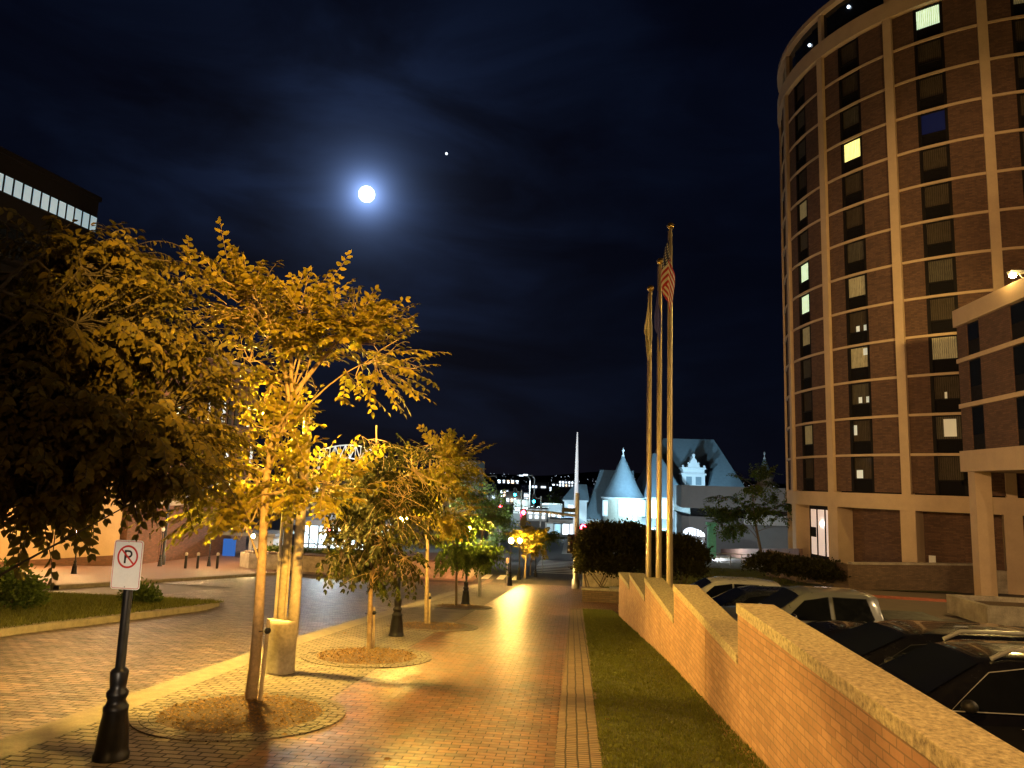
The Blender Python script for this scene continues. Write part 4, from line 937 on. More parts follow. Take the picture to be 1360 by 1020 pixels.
# ------------------------------------------------------------------ cars (nose towards -X, local x runs nose to tail)
def lerp(a, b, t): return a+(b-a)*t
def make_car(label, cat, loc, Ln, W, st, wins, paint, name, rot=0, rail=None, wheels=(.95, 3.8), wr=.36, screen=None, back=None, pickup=None, group='cars parked side by side behind the parapet'):
    """st: stations (x, zbelt, ztop, wtop/2); wins: list of (x,z) side polygons; screen: (x0,x1) windshield station span"""
    t = thing(name, label, cat, (0, 0, 0), group)
    hw = W/2
    def prof(x):
        for a, c in zip(st[:-1], st[1:]):
            if a[0] <= x <= c[0]:
                u = (x-a[0])/(c[0]-a[0]+1e-9); return [lerp(p, q, u) for p, q in zip(a[1:], c[1:])]
        return st[-1][1:] if x > st[-1][0] else st[0][1:]
    def wid(x):  # plan taper at nose and tail
        u = min(1, x/.7); v = min(1, (Ln-x)/.6); return hw*(1-.16*(1-u)**2-.1*(1-v)**2)
    xs = []
    for a, c in zip(st[:-1], st[1:]):
        n = max(1, int((c[0]-a[0])/.22))
        for k in range(n): xs.append(lerp(a[0], c[0], k/n))
    xs.append(st[-1][0])
    def ring(x):
        zb, zt, wt_ = prof(x); w_ = wid(x); wt_ = min(wt_, w_*.97)
        h = [(w_*.9, .24), (w_*.985, .32), (w_, .55), (w_*.99, zb-.12), (w_*.955, zb), (lerp(w_*.955, wt_, .55), lerp(zb, zt, .58)), (wt_, zt-.05*(zt-zb > .1)), (wt_*.86, zt-.005), (wt_*.5, zt+.02), (0, zt+.028)]
        return [(x, -y, z) for y, z in h]+[(x, y, z) for y, z in h[::-1][1:]]
    b = MB(); rows = [ring(x) for x in xs]; b.grid(rows)
    b.face(rows[0][::-1]); b.face(rows[-1]); b.build('body', paint, t)
    def ys(x, z):
        zb, zt, wt_ = prof(x); w_ = wid(x)*.955; u = max(0, (z-zb)/max(.01, zt-zb)); return lerp(w_, min(wt_, w_), min(1, u))
    for s in (-1, 1):
        for P in wins:
            b = MB(); n = len(P); C = (sum(p[0] for p in P)/n, sum(p[1] for p in P)/n)
            E = []
            for i in range(n):
                a, c = P[i], P[(i+1) % n]
                for k in range(4): E.append((lerp(a[0], c[0], k/4), lerp(a[1], c[1], k/4)))
            for i in range(len(E)):
                a, c = E[i], E[(i+1) % len(E)]
                q = [(p[0], s*(ys(*p)+.022), p[1]) for p in (a, c, C)]; b.face(q if s > 0 else q[::-1])
            w_ = b.build('side_window', 'carglass', t)
            b = MB(); O = [(C[0]+(p[0]-C[0])*1.03, C[1]+(p[1]-C[1])*1.05) for p in E]
            b.grid([[(p[0], s*(ys(*p)+.026), p[1]) for p in E], [(p[0], s*(ys(*p)+.026), p[1]) for p in O]], True, False); b.build('window_trim', 'silver' if paint == 'carblack' and rail else 'signk', w_)
    if screen:
        for nm, (x0, x1) in (('windshield', screen), ('rear_window', back)) if back else (('windshield', screen),):
            b = MB(); R_ = []
            for k in range(6):
                x = lerp(x0, x1, k/5); zb, zt, wt_ = prof(x); w_ = min(wt_, wid(x)*.97)*.93
                R_.append([(x, w_*v, zt+.034-.022*abs(v)**3*0-.03*abs(v)**6) for v in (-1, -.6, -.2, .2, .6, 1)])
            b.grid(R_); b.build(nm, 'carglass', t)
    for s in (-1, 1):
        for x in wheels:
            yy = s*(hw-.1); b = MB(); R_ = []
            for r, d in ((wr*.62, .0), (wr*.9, .02), (wr, -.02), (wr, -.2), (wr*.6, -.22)): R_.append([(x+r*cos(2*pi*k/24), yy+s*(.095+d), wr+r*sin(2*pi*k/24)) for k in range(24)])
            b.grid(R_, True); wh = b.build('wheel', 'tyre', t)
            b = MB(); c = (x, yy+s*.085, wr); b.face([(x+wr*.62*cos(2*pi*k/24), yy+s*.06, wr+wr*.62*sin(2*pi*k/24)) for k in range(24)])
            for k in range(5):
                a = 2*pi*k/5; p = [(x+r*cos(a+o), yy+s*.09, wr+r*sin(a+o)) for r, o in ((.05, -.6), (wr*.6, -.13), (wr*.6, .13), (.05, .6))]; b.face(p)
            b.build('rim', 'rim', wh)
        zb0 = st[1][1]
        b = MB(); b.hexa([(-.02, s*hw*.5, zb0-.22), (.28, s*hw*.93, zb0-.2), (.3, s*hw*.8, zb0-.2), (.0, s*hw*.4, zb0-.2), (-.02, s*hw*.5, zb0-.06), (.32, s*hw*.935, zb0-.02), (.34, s*hw*.8, zb0-.02), (.0, s*hw*.4, zb0-.05)]); b.build('headlight', 'lens', t)
        b = MB(); zb1 = st[-1][1]; b.box(Ln-.1, s*hw*.87-.06, zb1-.35, Ln+.015, s*hw*.87+.06, zb1-.02); b.build('taillight', 'redlens', t)
        xm = wins[0][0][0]+.12 if wins else 1.5; zm = prof(xm)[0]
        b = MB(); b.tube([(xm+.05, s*(hw-.04), zm+.06), (xm+.03, s*(hw+.1), zm+.1)], .02, 6); b.ball((xm, s*(hw+.16), zm+.14), .1, 10, 8, .75); b.build('mirror', 'signk' if paint != 'cargrey' else 'chrome', t)
        for P in wins[:2]:
            xh = max(p[0] for p in P)-.2; zh = prof(xh)[0]-.14
            b = MB(); b.tube([(xh-.1, s*(hw+.0), zh), (xh-.06, s*(hw+.03), zh), (xh+.08, s*(hw+.03), zh), (xh+.12, s*(hw+.0), zh)], .014, 6); b.build('door_handle', 'chrome', t)
        if rail:
            b = MB(); R_ = [(lerp(rail[0], rail[1], k/8), 0, 0) for k in range(9)]
            b.tube([(x, s*(prof(x)[2]*.93), prof(x)[1]+(.015 if k in (0, 8) else .09)) for k, (x, _, _) in enumerate(R_)], .03, 8); b.build('roof_rail', 'silver', t)
    b = MB(); b.box(-.04, -hw*.55, .5, .02, hw*.55, st[1][1]-.12); b.build('grille', 'signk', t)
    if pickup:
        x0, x1, z = pickup
        b = MB(); b.box(x0+.06, -hw*.82, z-.08, x1-.1, hw*.82, z+.035); b.build('bed_cover', 'signk', t)
    t.location = loc; t.rotation_euler = (0, 0, rot)
    return t
suv = [(0, .78, .8, .7), (.06, .92, .94, .74), (.5, 1.0, 1.06, .8), (1.15, 1.05, 1.14, .82), (1.35, 1.06, 1.2, .8), (2.15, 1.07, 1.62, .66), (2.5, 1.08, 1.69, .66), (3.6, 1.1, 1.7, .66), (4.3, 1.12, 1.63, .64), (4.6, 1.12, 1.4, .68), (4.75, 1.05, 1.1, .75), (4.82, .95, .97, .75)]
suvw = [[(1.62, 1.1), (2.2, 1.52), (2.75, 1.6), (2.75, 1.11)], [(2.83, 1.12), (2.83, 1.6), (3.6, 1.6), (3.6, 1.13)], [(3.7, 1.15), (3.7, 1.6), (4.2, 1.53), (4.35, 1.2)]]
van = [(0, .7, .72, .75), (.06, .88, .9, .8), (.5, .98, 1.02, .85), (.95, 1.03, 1.1, .86), (1.15, 1.04, 1.16, .85), (2.3, 1.05, 1.68, .72), (2.7, 1.05, 1.75, .72), (4.4, 1.07, 1.76, .72), (4.9, 1.07, 1.7, .7), (5.1, 1.05, 1.3, .76), (5.15, .95, 1.0, .8)]
vanw = [[(1.55, 1.1), (2.35, 1.56), (2.95, 1.62), (2.95, 1.1)], [(3.03, 1.1), (3.03, 1.64), (3.95, 1.64), (3.95, 1.1)], [(4.03, 1.12), (4.03, 1.64), (4.85, 1.6), (4.9, 1.14)]]
sedan = [(0, .62, .64, .7), (.06, .76, .78, .74), (.6, .86, .9, .8), (1.3, .92, .98, .8), (2.2, .95, 1.36, .6), (2.6, .95, 1.43, .6), (3.2, .96, 1.42, .6), (3.95, .98, 1.12, .68), (4.5, .98, 1.04, .75), (4.7, .85, .88, .75)]
sedw = [[(1.6, .99), (2.2, 1.28), (2.7, 1.34), (2.7, .98)], [(2.78, .98), (2.78, 1.34), (3.2, 1.32), (3.65, 1.05)]]
pick = [(0, 1.0, 1.02, .78), (.06, 1.16, 1.18, .84), (.5, 1.22, 1.26, .86), (1.3, 1.25, 1.32, .86), (1.45, 1.26, 1.38, .84), (2.15, 1.27, 1.86, .7), (2.5, 1.28, 1.93, .7), (3.7, 1.28, 1.93, .7), (3.98, 1.28, 1.88, .7), (4.06, 1.28, 1.36, .8), (4.12, 1.28, 1.33, .93), (5.75, 1.28, 1.33, .93), (5.85, 1.2, 1.24, .93)]
pickw = [[(1.72, 1.31), (2.22, 1.74), (2.78, 1.84), (2.78, 1.31)], [(2.9, 1.31), (2.9, 1.84), (3.68, 1.83), (3.8, 1.4), (3.72, 1.31)]]
def lotz(x, y): return hz(x, y)-.03
def park(x, y): return (x, y, lotz(x, y))
make_car('black SUV with bright roof rail, nearest the camera', 'suv', park(3.3, 11.0), 4.82, 1.92, suv, suvw, 'carblack', 'parked_suv', rail=(2.3, 4.3), screen=(1.4, 2.12), back=(4.35, 4.58), wr=.37).scale = (1, 1, 1.06)
make_car('black minivan with plain roof, second from the camera', 'minivan', park(3.35, 13.7), 5.15, 1.98, van, vanw, 'carblack', 'parked_minivan', screen=(1.2, 2.28), back=(4.93, 5.08), wheels=(.95, 4.05))
make_car('low black sedan mostly hidden between the minivan and the pickup', 'car', park(3.2, 16.4), 4.7, 1.8, sedan, sedw, 'carblack', 'parked_sedan', screen=(1.35, 2.18), back=(3.25, 3.9), wheels=(.9, 3.75), wr=.33)
make_car('silver grey crew cab pickup truck behind the parapet notch', 'pickup', park(3.5, 19.3), 5.85, 2.0, pick, pickw, 'cargrey', 'parked_pickup', screen=(1.5, 2.12), wheels=(1.05, 4.75), wr=.4, pickup=(4.15, 5.8, 1.33))
make_car('dark blue grey SUV just beyond the silver pickup', 'suv', park(2.9, 22.2), 4.82, 1.92, suv, suvw, 'cardark', 'parked_suv', screen=(1.4, 2.12), back=(4.35, 4.58), wr=.37)
make_car('white SUV farthest away in the parked row', 'suv', park(2.45, 24.9), 4.82, 1.9, [(a, b_*1.03, c*1.05, d) for a, b_, c, d in suv], [[(x, z*1.05) for x, z in P] for P in suvw], 'carwhite', 'parked_suv', screen=(1.4, 2.12), back=(4.35, 4.58), wr=.37)

# ------------------------------------------------------------------ generic building helper
def facade(name, lab, p0, p1, ztop, zbot, depth, mat, rows, wmat, ncol, wf=.7, hf=.6, trim=None, group=None, litidx=None, litmat='litcyan', right=False, roofm='grey'):
    """box building whose front runs p0->p1 in plan. rows: list of (z0,z1) window rows"""
    p0 = Vector((p0[0], p0[1], 0)); p1 = Vector((p1[0], p1[1], 0)); d = p1-p0; Ln = d.length; d.normalize(); n = Vector((-d.y, d.x, 0))
    if n.dot(p0-Vector((0, 0, 0))) < 0: n = -n
    t = thing(name, lab, 'building', (p0.x, p0.y, zbot), group)
    def bx(b, s0, s1, d0, d1, z0, z1):
        P = [p0+d*s+n*q for s, q in ((s0, d0), (s1, d0), (s1, d1), (s0, d1))]; b.hexa([(p.x, p.y, z0) for p in P]+[(p.x, p.y, z1) for p in P])
    b = MB(); bx(b, 0, Ln, 0, depth, zbot, ztop); b.build('wall', mat, t)
    b = MB(); bx(b, -.15, Ln+.15, -.15, depth+.15, ztop+.003, ztop+.4); b.build('roof', trim or roofm, t)
    k = 0
    for ri, (z0, z1) in enumerate(rows):
        for c in range(ncol):
            s0 = Ln*(c+.5-wf/2)/ncol; s1 = Ln*(c+.5+wf/2)/ncol
            b = MB(); bx(b, s0, s1, -.06, -.003, z0, z1); w_ = b.build('window', 'frame', t)
            e = min(.12, (s1-s0)*.1); b = MB(); bx(b, s0+e, s1-e, -.09, -.063, z0+e, z1-e); b.build('pane', litmat if (litidx and litidx(ri, c)) else wmat, w_)
    return t, bx
# high dark office block, far left, with lit strip of windows
A = atz(132, 262, 25); B = atz(-60, 165, 25)
zf = lambda y: (A-EYE).length
t, bx = facade('office_block', 'tall dark office block with a lit strip of windows, top left', (B.x, B.y), (A.x, A.y), 24.6, -4, 30, 'frame', [(21.8, 23.2), (17.2, 19.6), (12, 14.4)], 'darkglass', 16, .96, .97, trim='frame', litidx=lambda r, c: (r == 0 and c >= 4) or (r == 2 and c % 3), litmat='litcyan')
b = MB(); bx(b, 0, (A-B).length, -.4, -.1, 15.6, 16.6); b.build('ledge', 'panel', t)
# brown long building behind the trees
A = atz(345, 497, 11.5); B = atz(238, 459, 11.5)
t, bx = facade('brown_building', 'long brown building with pale window rows behind the yellow tree', (B.x, B.y), (A.x, A.y), 11.4, -5.5, 9, 'leftbrick', [(6.3, 8.3), (3.0, 5.0), (-.3, 1.7)], 'curt2', 12, .55, .6, trim='hconc', litidx=lambda r, c: (r*7+c*5) % 6 in (0, 2), litmat='litpale_dim' if 'litpale_dim' in M else 'litcyan')
# lit orange wall, left (low flank building)
A = G(150, 752); A = Vector((A.x, A.y, A.z)); k_ = at(150, 668, A.y).z; B = Vector((-44, A.y-14, 0))
t, bx = facade('flank_building', 'plain building with tan panelled wall lit orange by lamps, far left', (-38, 34), (-30, 46), 4.2, -5.2, 8, 'hconc', [], 'darkglass', 1, roofm='grey')
b = MB()
for q in range(7): bx(b, 2.1*q, 2.1*q+.05, -.03, -.003, -3.45, 4.2)
b.build('panel_joint', 'panel', t)
b = MB(); bx(b, 0, 14.8, -.12, -.033, -5.2, -3.5); b.build('plinth', 'leftbrick', t)
t, bx = facade('street_wall', 'dark red brick wall at the back of the plaza', (-29.9, 46.6), (-29.3, 60), -.4, -6, 4, 'leftbrick', [], 'darkglass', 1, roofm='conc')
# planter wall at the plaza corner
a_, c_ = G(318, 752), G(428, 757)
t = thing('corner_planter', 'pale concrete planter wall where the plaza meets the street', 'planter', V3(a_)); zt_ = at(318, 733, a_.y).z-a_.z
b = MB(); P = [(a_.x, a_.y), (a_.x+1.2, a_.y-1.2), (-6.8, a_.y-1.5), (-6.8, a_.y+6), (a_.x, a_.y+6)]; b.prism([(x, y, hz(0, y)) for x, y in P], -.3, 1.0); b.build('wall_block', 'conc', t)
b = MB(); b.prism([(x*1.0+(.2 if i in (0,) else 0), y+.15, hz(0, y)) for i, (x, y) in enumerate(P)], 1.003, 1.08); b.build('soil', 'mulch', t)
cpz = hz(0, a_.y+2)+1.0
shrub('planter_shrub', 'low leafy planting on top of the corner planter', [((a_.x+3, a_.y+1, cpz+.1), (2.2, .8, .35), 1), ((a_.x+7, a_.y+1, cpz+.1), (2, .8, .3), .7)], 500, .16, 'leafB', (a_.x+4, a_.y+1, cpz), seed=99)
drape('corner_apron', 0, 0, a_.y-2.6, a_.y+8, 'drive', -.05, 1.5, xf=lambda y: (a_.x-1.2, -6.4))
# short bollards on the plaza
for i, px in enumerate((246, 262, 288)):
    g = G(px, 755); t = thing('bollard', ['left', 'middle', 'right'][i]+' one of three short pale topped bollards on the plaza', 'bollard', V3(g), 'short plaza bollards')
    b = MB(); b.lathe([(.09, 0), (.09, .85)], V3(g), 12); b.build('post', 'iron', t); b = MB(); b.lathe([(.1, .86), (.1, 1.0), (.05, 1.06)], V3(g), 12); b.build('cap', 'conc', t)
# glass pavilion, bus shelter with screen, truss
def pbox(name, lab, cat, px0, px1, pt, pb, Y, depth, mat, group=None):
    a, c = at(px0, (pt+pb)/2, Y), at(px1, (pt+pb)/2, Y); zt, zb = at((px0+px1)/2, pt, Y).z, at((px0+px1)/2, pb, Y).z
    t = thing(name, lab, cat, (a.x, Y, zb), group); b = MB(); b.box(a.x, Y, zb, c.x, Y+depth, zt); b.build('wall', mat, t); return t, a.x, c.x, zb, zt
t, x0, x1, zb, zt = pbox('glass_pavilion', 'brightly lit glass fronted hall behind the corner planter', 'building', 398, 484, 698, 750, 68, 10, 'litpale')
b = MB(); n = 7
for k in range(n+1): x = lerp(x0, x1, k/n); b.box(x-.06, 67.85, zb, x+.06, 67.99, zt)
b.box(x0, 67.8, lerp(zb, zt, .5), x1, 67.84, lerp(zb, zt, .5)+.12); b.build('frame', 'grey', t)
b = MB(); b.tube([(x0+.2, 67.7, zt-.2), (x0+3, 67.7, zb+.4), (x0+5.6, 67.7, zt-.2)], .05, 6); b.build('brace', 'grey', t)
b = MB(); b.box(x0-1, 66.8, zt+.003, x1+1, 79, zt+.5); b.build('roof', 'grey', t)
t, x0, x1, zb, zt = pbox('shelter', 'small shelter with a glowing blue screen beside the plaza', 'shelter', 330, 362, 712, 742, 58, 3, 'pale')
b = MB(); b.box(x0-2, 57.6, zb, x0-1.0, 57.8, zt-.3); b.build('screen', 'screen', t); b = MB(); b.box(x0-2.2, 57.4, zt+.003, x1+.4, 61.5, zt+.25); b.build('roof', 'grey', t)
t, x0, x1, zb, zt = pbox('parking_deck', 'dim concrete parking deck behind the glass hall', 'building', 395, 500, 655, 706, 82, 14, 'grey')
for q in (.15, .5, .82):
    b = MB(); b.box(x0-.3, 81.7, lerp(zb, zt, q), x1, 81.99, lerp(zb, zt, q)+.5); b.build('deck_edge', 'pale', t)
for k in range(6):
    b = MB(); x = lerp(x0+.5, x1-.5, k/5); b.box(x-.2, 81.4, zb, x+.2, 81.69, zt); b.build('pillar', 'pale', t)
# curved truss
t0 = at(425, 592, 95); t1 = at(520, 605, 95); t = thing('arch_truss', 'white lit curved steel truss above the parking deck', 'bridge', V3(t0)); b = MB(); n = 14; up_, lo_ = [], []
for k in range(n+1):
    u = k/n; p = Vector((lerp(t0.x, t1.x, u), 95, lerp(t0.z, t1.z, u)+sin(u*pi)*1.3-.6)); up_.append(p); lo_.append(p-Vector((0, 0, 1.35+.5*(1-abs(2*u-1)))))
b.tube(up_, .1, 6); b.tube(lo_, .1, 6)
for k in range(n): b.tube([up_[k], lo_[k+1]] if k % 2 else [lo_[k], up_[k+1]], .06, 5); b.tube([up_[k], lo_[k]], .05, 5)
b.tube([lo_[0], (lo_[0].x, 95, -6)], .2, 8); b.tube([lo_[-1], (lo_[-1].x, 95, -6)], .2, 8)
b.build('truss', 'whitem', t)

# ------------------------------------------------------------------ junction: signals, signs, poles
def signal_head(parent, c, on, back=False):
    b = MB(); b.box(c[0]-.2, c[1]-.14, c[2]-.55, c[0]+.2, c[1]+.14, c[2]+.55); h = b.build('signal_head', 'signk', parent)
    for k, z in enumerate((.36, 0, -.36)):
        m = 'signk'
        if on == k: m = ('red', 'orange', 'teal')[k]
        b = MB(); b.ball((c[0], c[1]-.15, c[2]+z), .17, 12, 8); b.build('signal_lens', m, h)
sg = G(767, 772); SY = 43.5; px_ = at(766, 700, SY).x; zz0 = hz(px_, SY)
t = thing('signal_pole', 'grey traffic signal pole with long arm at the end of the pavement', 'traffic signal', (px_, SY, zz0))
b = MB(); b.lathe([(.24, 0), (.24, .5), (.17, .55), (.12, 5.6)], (px_, SY, zz0), 16); b.build('pole', 'steel', t)
za = at(740, 684, SY).z; al = at(690, 678, SY)
b = MB(); b.tube([(px_, SY, za), (px_-1.8, SY+.0, za+.15), (al.x, SY, al.z)], [.09, .07, .05], 8); b.build('arm', 'steel', t)
r_ = at(771, 700, SY-.1); signal_head(t, (r_.x+.15, SY-.2, r_.z-.36), 0)
r_ = at(759, 722, SY); signal_head(t, (r_.x-.05, SY-.1, r_.z), 9)
b = MB(); b.box(px_-.9, SY-.13, za+.2, px_-.1, SY-.1, za+.45); b.build('sign_plate', 'signk', t)
b = MB(); r_ = at(694, 678, SY); b.box(r_.x-.1, SY-.3, r_.z-.9, r_.x+.25, SY-.02, r_.z+.1); b.build('signal_back', 'signk', t)
b = MB(); b.ball((r_.x+.08, SY-.32, r_.z-.1), .13, 10, 8); b.build('signal_lens', 'red', t)
for i, (px, py, Y, on, lab) in enumerate(((684, 657, 100, 2, 'green signal on the far mast, left of the pair'), (709, 666, 92, 2, 'green signal on the far mast, right of the pair'), (665, 672, 84, 0, 'small red signal among the pale green trees'), (438, 704, 60, 0, 'orange red signal seen through the slim drooping tree'), (412, 707, 78, 0, 'pink red signal before the glass fronted hall'))):
    p = at(px, py, Y); zg = hz(p.x, Y) if p.x > -6 else sz(Y); t = thing('traffic_signal', lab, 'traffic signal', (p.x, Y, zg), 'traffic signals beyond the junction')
    xo = p.x+(.9 if i < 2 else .0); b = MB(); b.tube([(xo, Y+.2, zg), (xo, Y+.2, p.z+.7)], .1, 8); 
    if i < 2: b.tube([(xo, Y+.2, p.z+.4), (p.x-.2, Y+.2, p.z+.4)], .06, 6)
    b.build('pole', 'steel', t); signal_head(t, (p.x, Y, p.z+(.36 if on == 2 else -.36)), on)
    for o in KIDS(t):
        if o.name.startswith('signal_head'):
            for q in KIDS(o):
                if q.data.materials[0].name.startswith('signal_') and i < 3: q.scale = (1, 1, 1)
# tall street lights
for i, (px, pt, Y, arm, lab) in enumerate(((644, 633, 120, 1, 'tall arm street light left of the far lights'), (717, 633, 130, -1, 'left of the two far street lights with lit heads'), (709+140/5.6, 632, 125, -1, 'right of the two far street lights with lit heads'))):
    px = (644, 701+3, 710)[i]; p = at(px, pt, Y); zg = -6.4; t = thing('street_light', lab, 'street light', (p.x, Y, zg), 'tall street lights by the shore')
    b = MB(); b.tube([(p.x, Y, zg), (p.x, Y, p.z-.4), (p.x+arm*.4, Y, p.z)], [.14, .1, .08], 8); b.tube([(p.x+arm*.4, Y, p.z), (p.x+arm*1.6, Y, p.z+.15)], .07, 6); b.build('pole', 'steel', t)
    b = MB(); b.box(p.x+arm*1.6-.4, Y-.2, p.z+.05, p.x+arm*1.6+.4, Y+.2, p.z+.22); b.build('lamp_head', 'citylight' if i else 'grey', t)
# small kerb signs/meters near the crossing
for i, (px, pb, pt, lab, hd) in enumerate(((673, 775, 748, 'slim post with a small orange topped marker, left of the bright lamps', 'red'), (636, 792, 748, 'grey post on the kerb between the lamps', ''), (720, 762, 744, 'thin sign post at the crossing kerb', ''), (828-108, 764, 740, '', ''))):
    if not lab: continue
    g = G(px, pb); tp = at(px, pt, g.y); t = thing('kerb_post', lab, 'post', V3(g), 'thin posts along the kerb'); b = MB(); b.tube([V3(g), (g.x, g.y, tp.z)], .035 if i != 1 else .06, 8); b.build('pole', 'steel', t)
    b = MB(); b.lathe([(.05, 0), (.1, .05), (.1, .25), (.04, .34)], (g.x, g.y, tp.z), 10); b.build('cap', 'wood' if i == 0 else 'steel', t)
# tall white mast
p = at(766, 574, 96); bt = at(764.5, 692, 96); t = thing('white_mast', 'tall slender white lit mast rising beyond the junction', 'mast', (bt.x, 96, -6.1))
b = MB(); b.lathe([(.42, 0), (.36, 1.6), (.3, 5), (.2, bt.z+6.1+8), (.07, p.z+6.1)], (bt.x, 96, -6.1), 14); b.build('spire', emit('mast_lit_white', (.8, .88, 1), .5, (.8, .8, .8)), t); b = MB(); b.lathe([(.7, -.2), (.7, .5), (.45, .6)], (bt.x, 96, -6.1), 14); b.build('base', 'steel', t)  # spire emission stands in for light falling on the white mast

# ------------------------------------------------------------------ depot (chateau style station)
DY = 132.0
def P_(px, py, Y=DY): return at(px, py, Y)
dz0 = -7.0
c = P_(829, 661); R_ = (P_(857, 661).x-P_(801, 661).x)/2
t = thing('station_building', 'cream stone station with steep blue grey roofs and conical turret', 'building', (c.x, DY, dz0))
TC = (c.x, DY+R_); ez = c.z
def cone(name, cx, cy, r, z0, z1, par, wall=True, zb=dz0, flare=1.12):
    b = MB(); prof = [(r*flare, 0), (r*1.0, .35), (r*.8, (z1-z0)*.2), (r*.5, (z1-z0)*.5), (.12, z1-z0)]; b.lathe(prof, (cx, cy, z0), 28); rf = b.build('turret_roof', 'slate', par)
    b = MB(); b.lathe([(.22, -.5), (.3, -.2), (.12, .1), (.1, .5), (.26, .75), (.2, .95), (.03, 1.3)], (cx, cy, z1), 12); b.build('finial', 'dtrim', rf)
    b = MB(); b.lathe([(r*.93, zb-z0), (r*.93, -.4)], (cx, cy, z0), 28, False); b.build('turret_wall', 'dstone', par)
    b = MB(); b.lathe([(r*.94, -.42), (r*1.06, -.25), (r*1.08, -.02)], (cx, cy, z0), 28, False); b.build('cornice', 'dtrim', par)
cone('t', TC[0], TC[1], R_, ez, P_(829, 604, DY+R_).z, t)
def win(par, px, py, w, h, Y, lit='litcyan', d=.1, nx=2, ny=3, frame='dtrim'):
    p = at(px, py, Y); b = MB(); b.box(p.x-w/2, Y-d, p.z-h/2, p.x+w/2, Y, p.z+h/2); wn = b.build('window', frame, par)
    gw, gh = w*.82, h*.86
    b = MB()
    for i in range(nx):
        for j in range(ny):
            x0 = p.x-gw/2+gw*i/nx; z0_ = p.z-gh/2+gh*j/ny; b.box(x0+.06, Y-d-.03, z0_+.06, x0+gw/nx-.06, Y-d-.003, z0_+gh/ny-.06)
    b.build('pane', lit, wn)
M['litdep'] = emit('station_window', (.3, .6, .75), .45); M['litdepw'] = emit('station_window_white', (.8, .9, 1), 1.5)
for px in (807, 830, 850): win(t, px, 675, 1.9 if px != 830 else 2.4, 2.9, DY+R_*(1-.93*cos(math.asin(max(-1, min(1, (P_(px, 675).x-TC[0])/(R_*.93))))))-.02, 'litdep')
# left block behind turret with hip roof
def block(x0, x1, y0, y1, zb, ez_, par, mat='dstone'):
    b = MB(); b.box(x0, y0, zb, x1, y1, ez_-.3); b.build('wall', mat, par)
    b = MB(); b.box(x0-.3, y0-.3, ez_-.297, x1+.3, y1+.3, ez_); b.build('cornice', 'dtrim', par)
def hip(x0, x1, y0, y1, ez_, rx0, rx1, rz, par, e=.6):
    ym = (y0+y1)/2; b = MB(); A = [(x0-e, y0-e, ez_+.003), (x1+e, y0-e, ez_+.003), (x1+e, y1+e, ez_+.003), (x0-e, y1+e, ez_+.003)]; r0, r1 = (rx0, ym, rz), (rx1, ym, rz)
    b.face([A[0], A[1], r1, r0]); b.face([A[1], A[2], r1]); b.face([A[2], A[3], r0, r1]); b.face([A[3], A[0], r0]); b.face(A[::-1]); return b.build('roof', 'slate', par)
xL, xR = P_(778, 690, 140).x, P_(845, 690, 140).x; eL = P_(790, 690, 140).z
block(xL, xR, 140, 154, dz0, eL, t); hip(xL, xR, 140, 154, eL, P_(797, 624, 147).x, xR, P_(797, 624, 147).z, t, .3)
# main hall
xM0, xM1 = P_(846, 661, 150).x, P_(990, 661, 150).x; eM = P_(900, 662, 150).z
block(xM0, xM1, 146, 168, dz0, eM, t); rf = hip(xM0, xM1, 146, 168, eM, P_(881, 583, 157).x, P_(948, 583, 157).x, P_(915, 583, 157).z, t)
# front projecting bay with own roof
xF0, xF1 = P_(858, 661, 138).x, P_(908, 661, 138).x; eF = P_(880, 661, 138).z
block(xF0, xF1, 138, 146, dz0, eF, t); b = MB(); ap = P_(872, 602, 145)
e = .5; A = [(xF0-e, 137.5, eF+.003), (xF1+e, 137.5, eF+.003), (xF1+e, 150, eF+.003), (xF0-e, 150, eF+.003)]
b.face([A[0], A[1], (ap.x+.6, 146, ap.z), (ap.x-.6, 146, ap.z)]); b.face([A[1], A[2], (ap.x+.6, 150, ap.z), (ap.x+.6, 146, ap.z)]); b.face([A[3], A[0], (ap.x-.6, 146, ap.z), (ap.x-.6, 150, ap.z)]); b.build('roof', 'slate', t)
for px in (869, 884, 898): win(t, px, 677, 1.7, 4.0, 138, 'litdepw')
# canopy
a, c2 = P_(846, 697, 134), P_(925, 697, 134); b = MB(); b.hexa([(a.x, 132, a.z-.6), (c2.x, 132, a.z-.9), (c2.x, 138, a.z-.4), (a.x, 138, a.z-.1), (a.x, 132, a.z-.3), (c2.x+1.5, 132, a.z-.6), (c2.x-1, 138, a.z+1.2), (a.x, 138, a.z+1.2)]); b.build('canopy_roof', 'dtrim', t)
# ornate white dormer
dm = P_(921, 645, 145.5); w_ = (P_(936, 645, 145.5).x-P_(906, 645, 145.5).x)/2; zt_ = P_(921, 606, 145.5).z; b = MB(); hz_ = zt_-dm.z
b.box(dm.x-w_, 145.2, dm.z-1, dm.x+w_, 150, dm.z+hz_*.36); b.box(dm.x-w_*1.1, 144.9, dm.z+hz_*.363, dm.x+w_*1.1, 150, dm.z+hz_*.42); b.box(dm.x-w_*.95, 145.2, dm.z+hz_*.423, dm.x+w_*.95, 149, dm.z+hz_*.55); b.box(dm.x-w_*1.08, 144.9, dm.z+hz_*.553, dm.x+w_*1.08, 149, dm.z+hz_*.62)
dr = b.build('dormer', 'dtrim', t)
b = MB(); P = [(-.55, .623), (-.5, .7), (-.3, .76), (-.26, .86), (-.1, .93), (-.1, 1.0), (.1, 1.0), (.1, .93), (.26, .86), (.3, .76), (.5, .7), (.55, .623)]
F_ = [(dm.x+u*w_, 145.0, dm.z+v*hz_) for u, v in P]; K_ = [(x, 147.5, z) for x, y, z in F_]; b.face(F_); b.face(K_[::-1])
